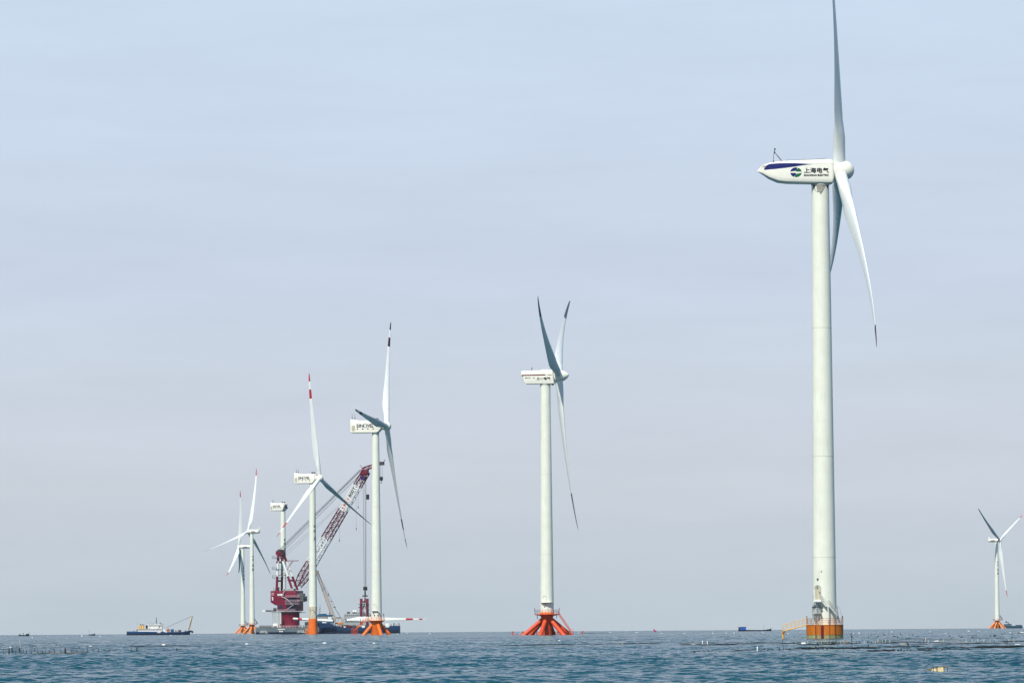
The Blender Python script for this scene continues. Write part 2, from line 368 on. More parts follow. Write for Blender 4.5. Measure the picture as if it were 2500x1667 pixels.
def nacelle_long(nac):       # the large pointed one
    st = [(-12.2, .05, -.05, .12), (-11.2, 1.10, -.62, .95), (-9.9, 1.5, -1.5, 1.55), (-8.2, 1.78, -2.22, 1.95), (-6.5, 1.88, -2.42, 2.08), (-3, 2.02, -2.52, 2.1), (1.6, 2.18, -2.6, 2.1), (2.2, 2.1, -2.55, 2.05), (2.45, 1.85, -2.35, 1.85)]
    def sec(x, zt, zb, hw):
        h = zt - zb; zk = zt - min(.95, h * .24); pts = []
        c_ = min(.75, h * .2)
        half = [(hw, zk), (hw * .985, zk + (zt - zk) * .25), (hw * .80, zt - (zt - zk) * .12), (hw * .55, zt)]
        low = [(hw, zb + c_ * 1.3), (hw * .985, zb + c_ * .8), (hw * .93, zb + c_ * .35), (hw * .78, zb + c_ * .05), (hw * .6, zb)]
        ring = [(y, z) for y, z in half] + [(-y, z) for y, z in half[::-1]] + [(-y, z) for y, z in low] + [(y, z) for y, z in low[::-1]]
        return [(x, y, z) for y, z in ring]
    MB().loft([sec(*s_) for s_ in st]).build('shell', WHN, nac, 28)
    xs = [s_[0] for s_ in st]
    hwf = lambda x: interp(x, xs, [s_[3] for s_ in st])
    fn = lambda x, z, e=0: (x, -(hwf(x) + .02 + e), z)
    b_ = MB(); top = [(-10.9, .5), (-10.3, 1.12), (-9.6, 1.28), (-8, 1.34), (-5, 1.32), (-3.4, 1.24), (-1.7, 1.12)]
    bot = [(-10.9, .12), (-8.9, .22), (-6.9, .42), (-5.07, .66), (-3.3, .93), (-1.7, 1.10)]
    tp, bt = list(zip(*top)), list(zip(*bot)); u_ = np.linspace(0, 1, 40); P = []
    for t in u_:
        x_ = -10.9 + t * 9.2
        P.append((fn(x_, interp(x_, tp[0], tp[1])), fn(x_, interp(x_, bt[0], bt[1]))))
    for k in range(len(P) - 1): b_.add([P[k][0], P[k + 1][0], P[k + 1][1], P[k][1]], [(0, 1, 2, 3)])
    b_.build('stripe', LOGOB, nac)
    t_ = MB()
    letter(t_, '上海电气', -3.3, 1.45, -.58, .40, fn, bold=.035)
    letter(t_, 'SHANGHAI ELECTRIC', -3.3, 1.45, -1.2, -.86, fn, bold=.03)
    t_.build('lettering', BLK, nac)
    g = MB(); cx, cz, rr = -4.85, -.45, 1.1            # round two-tone emblem with a zigzag gap
    def disc(a0, a1, mm, cut):
        pts = [(cx + rr * math.cos(R(a0 + (a1 - a0) * i / 24)), cz + rr * .86 * math.sin(R(a0 + (a1 - a0) * i / 24))) for i in range(25)] + cut
        g.add([fn(x, z) for x, z in pts], [tuple(range(len(pts)))], mm)
    disc(78, 172, 0, [(cx + .1, cz + .32), (cx + .16, cz + .42)]); disc(188, 250, 0, [(cx + .0, cz - .22), (cx - .05, cz - .12)])
    disc(258, 352, 1, [(cx - .1, cz - .32), (cx - .16, cz - .42)]); disc(8, 68, 1, [(cx + .0, cz + .22), (cx + .05, cz + .12)])
    g.build('emblem', [LOGOB, LOGOG], nac)
    a = MB(); a.path([(-9.1, 0, 1.7), (-8.8, 0, 4.1)], .05); a.path([(-7.3, .6, 1.8), (-8.75, .1, 3.6)], .045); a.path([(-7.3, -.6, 1.8), (-8.75, -.1, 3.6)], .045)
    a.box(-8.95, -8.65, -.12, .12, 3.4, 3.75); a.tube((-8.8, 0, 3.9), (-8.55, 0, 4.25), .07); a.box(-8.85, -8.6, -.1, .1, 4.15, 4.4); a.tube((-9.1, 0, 1.7), (-8.9, 0, 1.95), .14)
    a.build('weather_mast', DKG, nac)
    rl = MB(); rl.path([(-6.6, -.9, 1.98), (-1, -.9, 2.16), (1.0, -.9, 2.35)], .03); rl.path([(-6.6, .9, 1.98), (1.2, .9, 2.3)], .03)
    for x_ in (-6.6, -3, -.5, .4, 1.1): rl.tube((x_, -.9, 1.85), (x_, -.9, 2.1 + .03 * (x_ + 6)), .035)
    rl.build('roof_rail', DKG, nac)
    s_ = MB(); s_.path([fn(.75, 1.15), (1.35, -1.66, 2.12)], .025); s_.path([fn(-1.9, 1.165), fn(2.1, 1.22)], .02); s_.build('panel_joint', SEAM, nac)
    f = MB(); f.lathe([(1.85, 2.40), (1.85, 2.62)], 28, axis='x', c=(0, 0, -.1)); f.build('rotor_gap_ring', DKG, nac)
    wn = MB(); pts = [(-11.25, .95), (-10.55, 1.05), (-10.75, .5), (-11.6, .42)]
    wn.add([fn(x, z, .012) for x, z in pts], [(0, 1, 2, 3)]); wn.build('tail_window', VENT, nac)

def nacelle_hook(nac):      # box with stepped tail and dark red stripe
    p = [(-8.3, 1.6), (-8.1, 1.85), (2.7, 2.12), (2.95, 0), (3.35, -2.75), (-6.7, -2.75), (-7.25, -2.2), (-7.7, -.05), (-8.35, .1)]
    MB().prism(p, -1.85, 1.85).build('shell', WHN, nac, bevel=.22)
    fn = side_fn(-1.86)
    MB().add([fn(x, z) for x, z in ((-8.1, .52), (-8.05, .10), (.45, .20), (.2, .60))], [(0, 1, 2, 3)]).build('stripe', DKRED, nac)
    t = MB(); letter(t, '三一电气', -2.8, 2.0, -1.35, -.42, fn, bold=.05); letter(t, 'SE9125 -  A3', -6.95, -3.5, -.80, -.38, fn, bold=.02); letter(t, '三一集团 SANY', .75, 2.7, .25, .52, fn, bold=.02)
    t.build('lettering', BLK, nac)
    a = MB(); a.path([(-4.8, 0, 1.9), (-4.75, 0, 3.3)], .06); a.path([(-4.7, 0, 2.4), (-4.45, 0, 3.1)], .05); a.box(-4.9, -4.6, -.1, .1, 2.4, 2.7); a.build('weather_mast', DKRED, nac)
    c = MB(); c.box(-1.2, 1.2, -.9, .9, 2.0, 2.32); c.build('roof_hatch', WHN, nac, bevel=.08)
    MB().lathe([(2.0, 3.0), (2.0, 3.2)], 28, axis='x', c=(0, 0, -.1)).build('rotor_gap_ring', DKG, nac)
    MB().box(2.2, 2.9, -.5, .5, -3.2, -2.7).build('drain_box', DKG, nac)

def nacelle_box(nac, bare=False):       # tall tail box with lettering on the side
    p = [(-10.7, 3.25), (-8.7, 3.05), (-7.6, 2.65), (-6.2, 2.5), (2.0, 2.6), (2.6, 2.2), (2.6, -1.2), (1.6, -2.4), (.8, -2.85), (-10.4, -2.85), (-10.7, -2.6)]
    MB().prism(p, -2.1, 2.1).build('shell', WHN, nac, bevel=.18)
    fn = side_fn(-2.11)
    t = MB(); letter(t, 'SIN', -7.9, -4.95, -.42, .98, fn, bold=.075); letter(t, 'VEL', -3.35, -.4, -.42, .98, fn, bold=.075)
    for i, c in enumerate('华锐风电'): letter(t, c, -7.85 + i * 2.3, -7.2 + i * 2.3, -1.4, -.78, fn, bold=.02)
    t.build('lettering', BLK, nac)
    o = MB()                                   # the oval letter, half blue
    def arc(a0, a1, mm):
        pts = []
        for i in range(13):
            a_ = R(a0 + (a1 - a0) * i / 12); pts.append((( -4.15 + .72 * math.cos(a_), .3 + 1.0 * math.sin(a_)), (-4.15 + .42 * math.cos(a_), .3 + .72 * math.sin(a_))))
        for k in range(12): o.add([fn(*pts[k][0]), fn(*pts[k + 1][0]), fn(*pts[k + 1][1]), fn(*pts[k][1])], [(0, 1, 2, 3)], mm)
    arc(-80, 80, 0); arc(100, 260, 1); o.build('oval_letter', [BLK, TEAL], nac)
    v = MB()
    for i in range(7): v.box(-10.05, -8.65, -2.16, -2.08, -1.9 + i * .35, -1.66 + i * .35)
    v.build('louvre', VENT, nac)
    MB().box(-10.75, 1.4, -2.18, 2.18, -2.35, -2.05).build('sill', WHN, nac, bevel=.04)
    a = MB()
    for x_ in (-10.3, -9.1): a.path([(x_, 0, 3.2), (x_, 0, 5.6)], .06); a.box(x_ - .25, x_ + .25, -.2, .2, 3.3, 3.65)
    a.path([(-10.6, 0, 3.9), (-8.8, 0, 3.9)], .05); a.build('weather_mast', DKG, nac)
    if bare is not None:
        for y_ in (-1.5, .7): MB().box(.3, 1.1, y_, y_ + .8, 2.62, 3.5).build('roof_box', DKG, nac, bevel=.05)
    if bare:
        h = MB(); h.lathe([(1.6, 2.55), (1.6, 2.8)], 28, axis='x'); h.build('hub_flange', GALV, nac)
        MB().lathe([(1.25, 2.7), (1.25, 2.86)], 28, axis='x').build('hub_opening', BLK, nac)
        h = MB(); h.box(2.5, 2.95, 1.5, 2.2, -1.3, -.5); h.box(2.5, 2.95, -2.2, -1.5, -1.3, -.5); h.build('lifting_lug', DKG, nac)
    else: MB().lathe([(1.3, 2.4), (1.5, 3.4)], 28, axis='x').build('rotor_neck', WHN, nac)

def nacelle_slim(nac):
    MB().lathe([(.9, -7.6), (1.45, -7.3), (1.55, -5), (1.7, 0), (1.7, 1.6), (1.4, 2.2)], 24, axis='x', c=(0, 0, .05)).build('shell', WHN, nac, 40)
    f = MB(); f.prism([(-7.5, 1.1), (-7.6, 3.3), (-7.35, 3.4), (-6.6, 1.2)], -.9, -.75); f.prism([(-7.5, 1.1), (-7.6, 3.3), (-7.35, 3.4), (-6.6, 1.2)], .75, .9)
    f.box(-7.3, -7.1, -.75, .75, 1.9, 2.1); f.build('cooler_fin', WHN, nac)
    t = MB(); fn = lambda x, z, e=0: (x, -math.sqrt(max(.1, 1.6 ** 2 - z * z)) - .08 - e, z)
    letter(t, 'SIEMENS', -4.5, -.5, -.35, .35, fn, bold=.07)
    fn2 = lambda x, z, e=0: (-x, math.sqrt(max(.1, 1.6 ** 2 - z * z)) + .08 + e, z)
    letter(t, 'SIEMENS', .5, 4.5, -.35, .35, fn2, bold=.07)
    t.build('lettering', BLK, nac)

SPIN = {'long': [(1.75, -1.45), (1.92, -1.1), (1.98, -.3), (1.98, .6), (1.86, 1.35), (1.55, 2.05), (1.05, 2.55), (.5, 2.78), (.05, 2.85)],
        'hook': [(1.95, -1.7), (2.1, -1.3), (2.12, .2), (2.02, 1.0), (1.65, 2.0), (1.1, 2.85), (.55, 3.4), (.06, 3.7)],
        'box': [(1.35, -1.5), (1.75, -1.0), (1.92, -.2), (1.92, .5), (1.7, 1.15), (1.25, 1.65), (.65, 1.92), (.05, 2.0)],
        'slim': [(1.3, -1.2), (1.45, -.6), (1.45, .4), (1.2, 1.1), (.7, 1.55), (.05, 1.75)]}

def jacket(root, m, nlegs, phi, R0, rl, zt, rp, name='foundation'):
    """central pile with raking legs to the water, conical head under the tower"""
    f = MB(); f.lathe([(rp, -4), (rp, zt - 1.6), (rp * 1.25, zt - .5), (rp * 1.42, zt - .12), (rp * 1.42, zt)], 28)
    f.build('central_pile', m, root)
    for k in range(nlegs):
        a = R(phi + 360 * k / nlegs); c, s_ = math.cos(a), math.sin(a)
        g = MB(); r1 = R0 + (R0 - rp) / (zt - 1.6) * 2.5
        g.tube((rp * .55 * c, rp * .55 * s_, zt - .9), (r1 * c, r1 * s_, -2.5), rl * .95, rl * 1.05, 18)
        for q_ in (.4, .62): 
            p0, p1 = Vector((rp * .55 * c, rp * .55 * s_, zt - .9)), Vector((r1 * c, r1 * s_, -2.5)); a_, b_ = p0.lerp(p1, q_), p0.lerp(p1, q_ + .012); g.tube(a_, b_, rl * 1.07, n=18)
        g.build('leg', m, root)

def tower_text(root, z, r_, ang, h=2.5, bare=False):
    t = MB(); a0 = R(ang)
    fn = lambda x, zz, e=0: ((r_ + .03 + e) * math.sin(a0 + x / r_), -(r_ + .03 + e) * math.cos(a0 + x / r_), zz)
    t.add([fn(x, zz) for x, zz in ((-.9, z + .2), (-.2, z + 1.5), (.25, z + 1.1), (-.2, z + .5), (.9, z - .1), (.3, z - .5))], [(0, 1, 2, 3), (0, 3, 5), (3, 4, 5)], 0)
    letter(t, '中', -.7, .7, z - 3.2, z - 1.2, fn, bold=.04)
    for i, c in enumerate('龙源电力'): letter(t, c, -h / 2, h / 2, z - 4.2 - (i + 1) * (h + 1.0), z - 4.2 - i * (h + 1.0) - 1.0, fn, bold=.06)
    t.build('lettering', mat('letter_green_black', (.006, .03, .035), .5), root)

def turbine(label, D, base, hub, psi, th, Lb, k1, k2, kind, rt, rb, z_t0, pitch=16, tilt=4.6, rd=2.3, bands=((.757, .845), (.92, 1)), over=None, topx=None, cs=1.0, seams=(), dark=False):
    p = at(base[0], base[1], D); root = empty('wind_turbine', (p.x, D, drop(D)))
    hp = at(hub[0], hub[1], D); H = hp.z - root.location.z
    h = Vector((math.cos(psi), math.sin(psi), 0))
    ov = (hp.x - p.x) / math.cos(psi) if over is None else over
    tag(root, label, 'wind turbine', 'wind turbines standing in the sea')
    t = MB(); prof = [(rb, z_t0)]
    zs = sorted(seams)
    ztop = H - {'long': 2.62, 'hook': 2.78, 'box': 2.85, 'slim': 1.6}[kind]
    rad = lambda z: rb + (rt - rb) * (z - z_t0) / (ztop - z_t0)
    ms = []; cz = z_t0
    for z in zs: prof += [(rad(z - .05), z - .05), (rad(z) + .02, z - .049), (rad(z) + .02, z + .05), (rad(z + .05), z + .051)]; ms += [0, 1, 1, 1]
    prof.append((rt, ztop)); ms.append(0)
    t.lathe(prof, 56, ms=ms); t.build('tower', [WHT, mat('flange_line', (.60, .62, .53), .5)], root)
    MB().lathe([(rt * 1.05, ztop - .25), (rt * 1.05, ztop + .1)], 40).build('yaw_ring', SEAM, root)
    nac = empty('nacelle', (0, 0, H), psi); nac.parent = root
    {'long': nacelle_long, 'hook': nacelle_hook, 'box': nacelle_box, 'slim': nacelle_slim}[kind](nac)
    if hasattr(nac, 'children'): pass
    tl = R(tilt); a = h * math.cos(tl) + Vector((0, 0, math.sin(tl))); wv = Vector((0, 0, math.cos(tl))) - h * math.sin(tl); s_ = wv.cross(a)
    hc = h * ov + Vector((0, 0, H))
    rot = lambda d: Matrix((a, d.cross(a), d)).transposed().to_4x4()
    hb = MB().lathe(SPIN[kind], 36, axis='x').build('hub', WHN, root, 60)
    hb.matrix_local = Matrix.Translation(hc) @ rot(wv)
    bm_ = blade_mesh(Lb, rd, pitch, k1, k2, bands, cs=cs)
    if dark: bm_.materials[1] = mat('blade_grey_tip', (.10, .115, .125), .4) if dark == 'grey' else TIPD
    for k in range(3):
        an = th + 2 * math.pi * k / 3; d = wv * math.cos(an) + s_ * math.sin(an)
        bl = bpy.data.objects.new('blade', bm_); col.objects.link(bl); bl.parent = root; bl.matrix_local = Matrix.Translation(hc) @ rot(d)
        rr = rd / 2
        c = MB().lathe([(rr * 1.0, 1.2), (rr * 1.0, Lb * .024), (rr * 1.09, Lb * .0245), (rr * 1.09, Lb * .0275), (rr, Lb * .028)], 28); co_ = c.build('root_collar', WHN, bl)
        co_.location.x = k1 * Lb * .026
        g_ = MB().lathe([(rr * 1.02, Lb * .0215), (rr * 1.02, Lb * .0238)], 28).build('root_seal', DKG, bl)
    return root, H, rad

SEAWARD = math.pi / 180
t1, H1, rad1 = turbine('largest white wind turbine, blue stripe on its pointed nacelle, on a round rusty base', 985, (2013.9, 1557.5), (2050.5, 417),
    1.6 * SEAWARD, -9.1 * SEAWARD, 58.2, .046, -.050, 'long', 1.68, 2.32, 2.66, pitch=9, tilt=4.0, rd=2.35, bands=((.875, 1),), dark=True, seams=(15.6, 35.0, 59.7), over=3.75)
t2, H2, rad2 = turbine('white wind turbine on splayed red-orange legs, dark red stripe along its nacelle', 1791, (1335.8, 1549), (1366, 918),
    -7.6 * SEAWARD, 57.5 * SEAWARD, 54.5, -.02, .044, 'hook', 1.76, 2.4, 7.5, cs=1.06, pitch=22, tilt=5.2, rd=2.6, bands=((.757, 1),), over=4.75, dark='grey', seams=(28, 56))
t3, H3, rad3 = turbine('white wind turbine on bright orange legs, in front of the hoist wires', 2210, (919.5, 1547), (942.6, 1040.5),
    -10.6 * SEAWARD, 35.1 * SEAWARD, 57.9, -.03, .016, 'box', 1.53, 2.33, 6.2, cs=.88, pitch=34, tilt=4.9, rd=2.25, over=4.9, dark=True, seams=(27, 55))
t4, H4, rad4 = turbine('white wind turbine on a single thick orange pile beside the dark red crane', 2850, (764.2, 1546), (779.5, 1167.3),
    -29.5 * SEAWARD, -4.5 * SEAWARD, 58.8, -.02, .019, 'box', 1.65, 2.3, 14, pitch=76, tilt=3.6, rd=2.2, over=4.9, seams=(36, 60))
t5, H5, rad5 = turbine('taller and nearer of the two slim white turbines left of the crane vessel', 4030, (615.3, 1545), (604.9, 1297.4),
    145 * SEAWARD, 108.8 * SEAWARD, 51, .03, .054, 'slim', 1.35, 2.2, 7.5, pitch=76, tilt=5.9, rd=1.9, bands=((.885, 1),), over=3.6)
t8, H8, rad8 = turbine('leftmost turbine, slim and white, partly hidden behind a taller slim turbine', 4740, (593.2, 1544.5), (579.9, 1334.4),
    176.2 * SEAWARD, 122 * SEAWARD, 51.9, .03, .038, 'slim', 1.35, 2.2, 7.5, pitch=76, tilt=5.6, rd=1.9, bands=((.885, 1),), over=3.6)
t7, H7, rad7 = turbine('slim white turbine on pale orange legs beside a small blue ship', 4630, (2435, 1534.5), (2443.4, 1318.6),
    -31.8 * SEAWARD, 63.1 * SEAWARD, 51.6, .03, .03, 'slim', 1.4, 2.25, 7.3, pitch=76, tilt=5.8, rd=1.9, bands=((.885, 1),), over=3.6)

# ---- base of the nearest turbine
S1 = 12.69; AX1 = 2013.9; W1 = 1557.5
def q1(px, py): return ((px - AX1) / S1, (W1 - py) / S1)
def c1(cx, cy):                                   # crop coordinates of the base close-up
    return q1(1880 + cx / 7.467, 1360 + cy / 7.467)
f = MB(); f.lathe([(3.52, -4), (3.52, .12), (3.5, .72), (3.55, .73), (3.56, 2.55), (3.62, 2.56), (3.62, 2.67)], 56, ms=[1, 1, 1, 0, 0, 0, 0]); f.build('foundation', [RUSTO, ALGAE], t1)
f = MB()
for an, wd_ in ((-101, .26), (-58, .08), (-122, .1), (-78, .06)):
    a0, a1 = R(an) - wd_ / 3.6, R(an) + wd_ / 3.6
    for k in range(3):
        b0, b1 = a0 + (a1 - a0) * k / 3, a0 + (a1 - a0) * (k + 1) / 3
        f.add([(3.6 * math.cos(b0), 3.6 * math.sin(b0), -.5), (3.6 * math.cos(b1), 3.6 * math.sin(b1), -.5), (3.6 * math.cos(b1), 3.6 * math.sin(b1), 2.5), (3.6 * math.cos(b0), 3.6 * math.sin(b0), 2.5)], [(0, 1, 2, 3)])
f.build('rubbing_strip', DKRED, t1)
f = MB(); f.rail(f.ring(3.5, 2.67, R(-180), R(180), 18), 1.18, .035, 3); f.build('railing', RUSTR, t1)
f = MB()                                           # sloping gangway with its outer post
xa, za = c1(672, 1215); xb, zb = c1(238, 1335)
for y_ in (-.55, .45):
    f.box(0, 0, 0, 0, 0, 0) if False else None
    f.tube((xa + .3, y_, za), (xb, y_, zb), .10); f.tube((xa + .2, y_, za + 1.3), (xb, y_, zb + 1.15), .045); f.tube((xa + .2, y_, za + .7), (xb, y_, zb + .6), .03)
    for k in range(7): t_ = k / 6; x_ = xa + (xb - xa) * t_; z_ = za + (zb - za) * t_; f.tube((x_, y_, z_), (x_, y_, z_ + 1.25 - .1 * t_), .035)
for k in range(16): t_ = k / 15; f.box(xa + (xb - xa) * t_ - .12, xa + (xb - xa) * t_ + .12, -.5, .4, za + (zb - za) * t_ - .03, za + (zb - za) * t_ + .02)
f.build('gangway', YEL, t1)
f = MB(); f.tube((xb, -.05, zb - .05), (xb + .02, -.05, -3), .21, n=14); f.build('gangway_post', YEL, t1)
f = MB(); f.box(xb - .15, xb + .45, -.5, .4, zb - .35, zb - .05); f.build('post_bracket', RUSTO, t1)
# transformer cabinet on stilts
f = MB(); x0, z1 = c1(766, 897); xm, z0 = c1(848, 1012); x1, _ = c1(920, 1000); y0 = -2.75
poly = [(x0, y0 + .25), (xm, y0 - .25), (x1, y0 + .15), (x1, y0 + 1.4), (x0, y0 + 1.4)]
f.add([(x, y, z0) for x, y in poly] + [(x, y, z1) for x, y in poly], [(4, 3, 2, 1, 0), (5, 6, 7, 8, 9)] + [(i, (i + 1) % 5, (i + 1) % 5 + 5, i + 5) for i in range(5)])
cab = f.build('cabinet', GALV, t1)
f = MB(); f.box(x0 - .08, x1 + .08, y0 - .3, y0 + 1.5, z1 + .004, z1 + .1); f.build('cabinet_roof', DKG, cab)
f = MB(); f.box(xm - .02, xm + .02, y0 - .30, y0 - .24, z0 + .05, z1 - .05); f.box(xm - .2, xm - .12, y0 - .26, y0 - .2, z0 + .6, z0 + .8); f.build('door_seam', DKG, cab)
f = MB()
for x_ in (x0 + .12, x0 + .55, xm, x1 - .15):
    for y_ in (y0 + .1, y0 + 1.2): f.tube((x_, y_, 2.67), (x_, y_, z0), .05)
f.path([(xm - .1, y0 + .1, 2.7), (x1 - .4, y0 + .1, z0)], .035); f.path([(xm + .25, y0 + .1, z0), (xm - .5, y0 + .1, 2.7)], .035)
f.box(x0 - .05, x1 + .05, y0 - .2, y0 + 1.4, z0 - .14, z0 - .03)
f.build('stilts', GALV, t1)
f = MB(); xl = x0 - .12
for x_ in (xl, xl + .38): f.tube((x_, y0 - .1, 2.67), (x_, y0 - .1, z1 - .1), .03)
for k in range(14): f.tube((xl, y0 - .1, 2.8 + k * .29), (xl + .38, y0 - .1, 2.8 + k * .29), .02)
f.build('ladder', GALV, t1)
f = MB(); xc, zc = c1(838, 893); f.lathe([(.33, 0), (.35, .35), (.25, .5), (.25, .62), (.36, .7), (.36, 1.05), (.2, 1.18)], 20, c=(xc, y0 + .4, z1 + .1)); f.build('canister', CWHT, t1)
# platform, door, stair
xp0, zp = c1(775, 790); xp1, _ = c1(920, 790)
f = MB(); f.box(xp0 - .05, xp1, -3.25, -1.2, zp - .22, zp); f.box(xp0 + .3, xp0 + .45, -3.1, -2, zp - .75, zp - .22); f.build('platform', CWHT, t1)
f = MB(); f.rail([(xp0, -2.2, zp), (xp0, -3.2, zp), (xp0 + .6, -3.2, zp)], 1.15, .025, 3); f.rail([(xp1 - .35, -3.2, zp), (xp1, -3.2, zp)], 1.15, .025, 3); f.build('platform_railing', GALV, t1)
xd, zd = c1(868, 757); rz = rad1(zd)
def cyl(x, z, e=0): rr = rad1(z) + e; return (x, -math.sqrt(max(.05, rr * rr - x * x)), z)
def tess(pts, size=.25):
    bm = bmesh.new(); vs_ = [bm.verts.new((x, z, 0)) for x, z in pts]; bm.faces.new(vs_); bmesh.ops.triangulate(bm, faces=bm.faces[:])
    for _ in range(5):
        es = [e_ for e_ in bm.edges if e_.calc_length() > size]
        if not es: break
        bmesh.ops.subdivide_edges(bm, edges=es, cuts=1); bmesh.ops.triangulate(bm, faces=bm.faces[:])
    bm.verts.index_update(); r_ = [(v.co.x, v.co.y) for v in bm.verts], [tuple(v.index for v in f_.verts) for f_ in bm.faces]; bm.free(); return r_
def plate(mb, pts, e, m=0):
    vs_, fs_ = tess(pts); mb.add([cyl(x, z, e) for x, z in vs_], fs_, m)
arch = lambda cx, z0_, w_, h_: [(cx - w_, z0_), (cx - w_ * .5, z0_), (cx, z0_), (cx + w_ * .5, z0_), (cx + w_, z0_)] + [(cx + w_ * math.cos(R(a_)), z0_ + h_ - w_ + w_ * math.sin(R(a_))) for a_ in range(0, 181, 20)]
f = MB(); a_o = arch(xd, zd, .62, 2.72); a_i = arch(xd, zd, .50, 2.56)
for k in range(4, len(a_o) - 1): f.add([cyl(*a_o[k], .06), cyl(*a_o[k + 1], .06), cyl(*a_i[k + 1], .06), cyl(*a_i[k], .06)], [(0, 1, 2, 3)])
df = f.build('door_frame', SEAM, t1)
f = MB(); plate(f, a_i, .045); dd = f.build('door', VENT, t1); f = MB(); f.box(xd + .28, xd + .42, -rz - .02, -rz + .1, zd + 1.15, zd + 1.35); f.build('handle', DKG, dd)
f = MB(); f.lathe([(.26, -.02), (.26, .12)], 20); lm = f.build('porthole', DKG, t1); xq, zq = c1(870, 538); lm.location = (xq, cyl(xq, zq)[1] - .02, zq); lm.rotation_euler.x = R(90)
f = MB(); f.lathe([(.17, -.02), (.17, .16)], 20); lg = f.build('porthole_glass', SEAM, lm)
f = MB(); f.lathe([(.19, -.02), (.19, .14)], 16); lm = f.build('service_port', DKG, t1); xq, zq = c1(868, 396); lm.location = (xq, cyl(xq, zq)[1] - .02, zq); lm.rotation_euler.x = R(90)
f = MB(); xq, zq = c1(935, 255)
plate(f, [(xq - .22, zq - .2), (xq + .22, zq - .2), (xq + .1, zq + .1), (xq, zq + .35), (xq - .1, zq + .1)], .03); f.build('rust_mark', SEAM, t1)
pts = [c1(915, 775), c1(1000, 882), c1(1070, 888), c1(1190, 1030), c1(1250, 1215)]
ys = [-3.1, -3.05, -3.0, -2.7, -2.3]
P = [Vector((x, y, z)) for (x, z), y in zip(pts, ys)]
f = MB()
for k in range(4):
    a_, b_ = P[k], P[k + 1]
    for dy in (0, .75):
        o_ = Vector((0, dy, 0)); u_ = Vector((0, 0, .12))
        f.add([a_ + o_ - u_, b_ + o_ - u_, b_ + o_ + u_, a_ + o_ + u_, a_ + o_ - u_ + Vector((0, .06, 0)), b_ + o_ - u_ + Vector((0, .06, 0)), b_ + o_ + u_ + Vector((0, .06, 0)), a_ + o_ + u_ + Vector((0, .06, 0))],
              [(0, 1, 2, 3), (7, 6, 5, 4), (0, 4, 5, 1), (3, 2, 6, 7), (0, 3, 7, 4), (1, 5, 6, 2)])
    nst = max(2, int((b_ - a_).length / .3))
    for j in range(nst):
        c_ = a_.lerp(b_, (j + .5) / nst); f.box(c_.x - .12, c_.x + .12, c_.y + .06, c_.y + .75, c_.z - .02, c_.z + .02)
f.build('stair', CWHT, t1)
f = MB()
for dy in (0, .8):
    pp = [p_ + Vector((0, dy, 0)) for p_ in P]; q_ = []
    for k in range(4): q_ += [pp[k].lerp(pp[k + 1], j / 3) for j in range(3)]
    f.rail(q_ + [pp[-1]], 1.05, .022, 3)
f.build('stair_railing', GALV, t1)
f = MB(); xq, zq = c1(1048, 900); f.tube((xq, -2.95, 2.67), (xq, -2.95, zq), .11, n=12); f.build('stair_post', CWHT, t1)
f = MB(); f.path([(3.0, -1.2, 2.7), (2.55, -1.0, 4.4), (2.35, -.6, 6.2)], .05); f.path([(3.4, .5, 3.9), (3.0, .3, 5.6), (2.5, .1, 6.4)], .02); f.build('cable_guard', DKG, t1)
f = MB()
for an in (-178, -48, 4): 
    a_ = R(an); f.tube((3.45 * math.cos(a_), 3.45 * math.sin(a_), 3.8), (3.45 * math.cos(a_), 3.45 * math.sin(a_), 4.35), .09, n=10)
f.build('warning_light', DKG, t1)
# nacelle shadow and grease, painted together on the tower top
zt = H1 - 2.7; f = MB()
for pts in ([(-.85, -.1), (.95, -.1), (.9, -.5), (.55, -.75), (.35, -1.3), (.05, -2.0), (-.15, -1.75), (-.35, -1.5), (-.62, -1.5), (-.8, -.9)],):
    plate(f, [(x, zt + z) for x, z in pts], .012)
f.build('shade_grease_patch', SHADE_GREASE, t1)
f = MB()
for x0_, x1_, hh in ((-1.45, -1.2, 1.3), (1.05, 1.5, 1.0), (-1.28, -1.05, .9)):
    plate(f, [(x0_, zt - .1), (x1_, zt - .1), ((x0_ + x1_) / 2 + .05, zt - hh)], .02)
f.path([cyl(-1.2, zt - .8, .02), cyl(-.95, zt - 1.3, .02), cyl(-.6, zt - 1.55, .02), cyl(-.3, zt - 1.4, .02), cyl(-.05, zt - 1.9, .02), cyl(.35, zt - 1.35, .02), cyl(.75, zt - .6, .02)], .035)
f.build('shade_grease_run', DKG, t1)

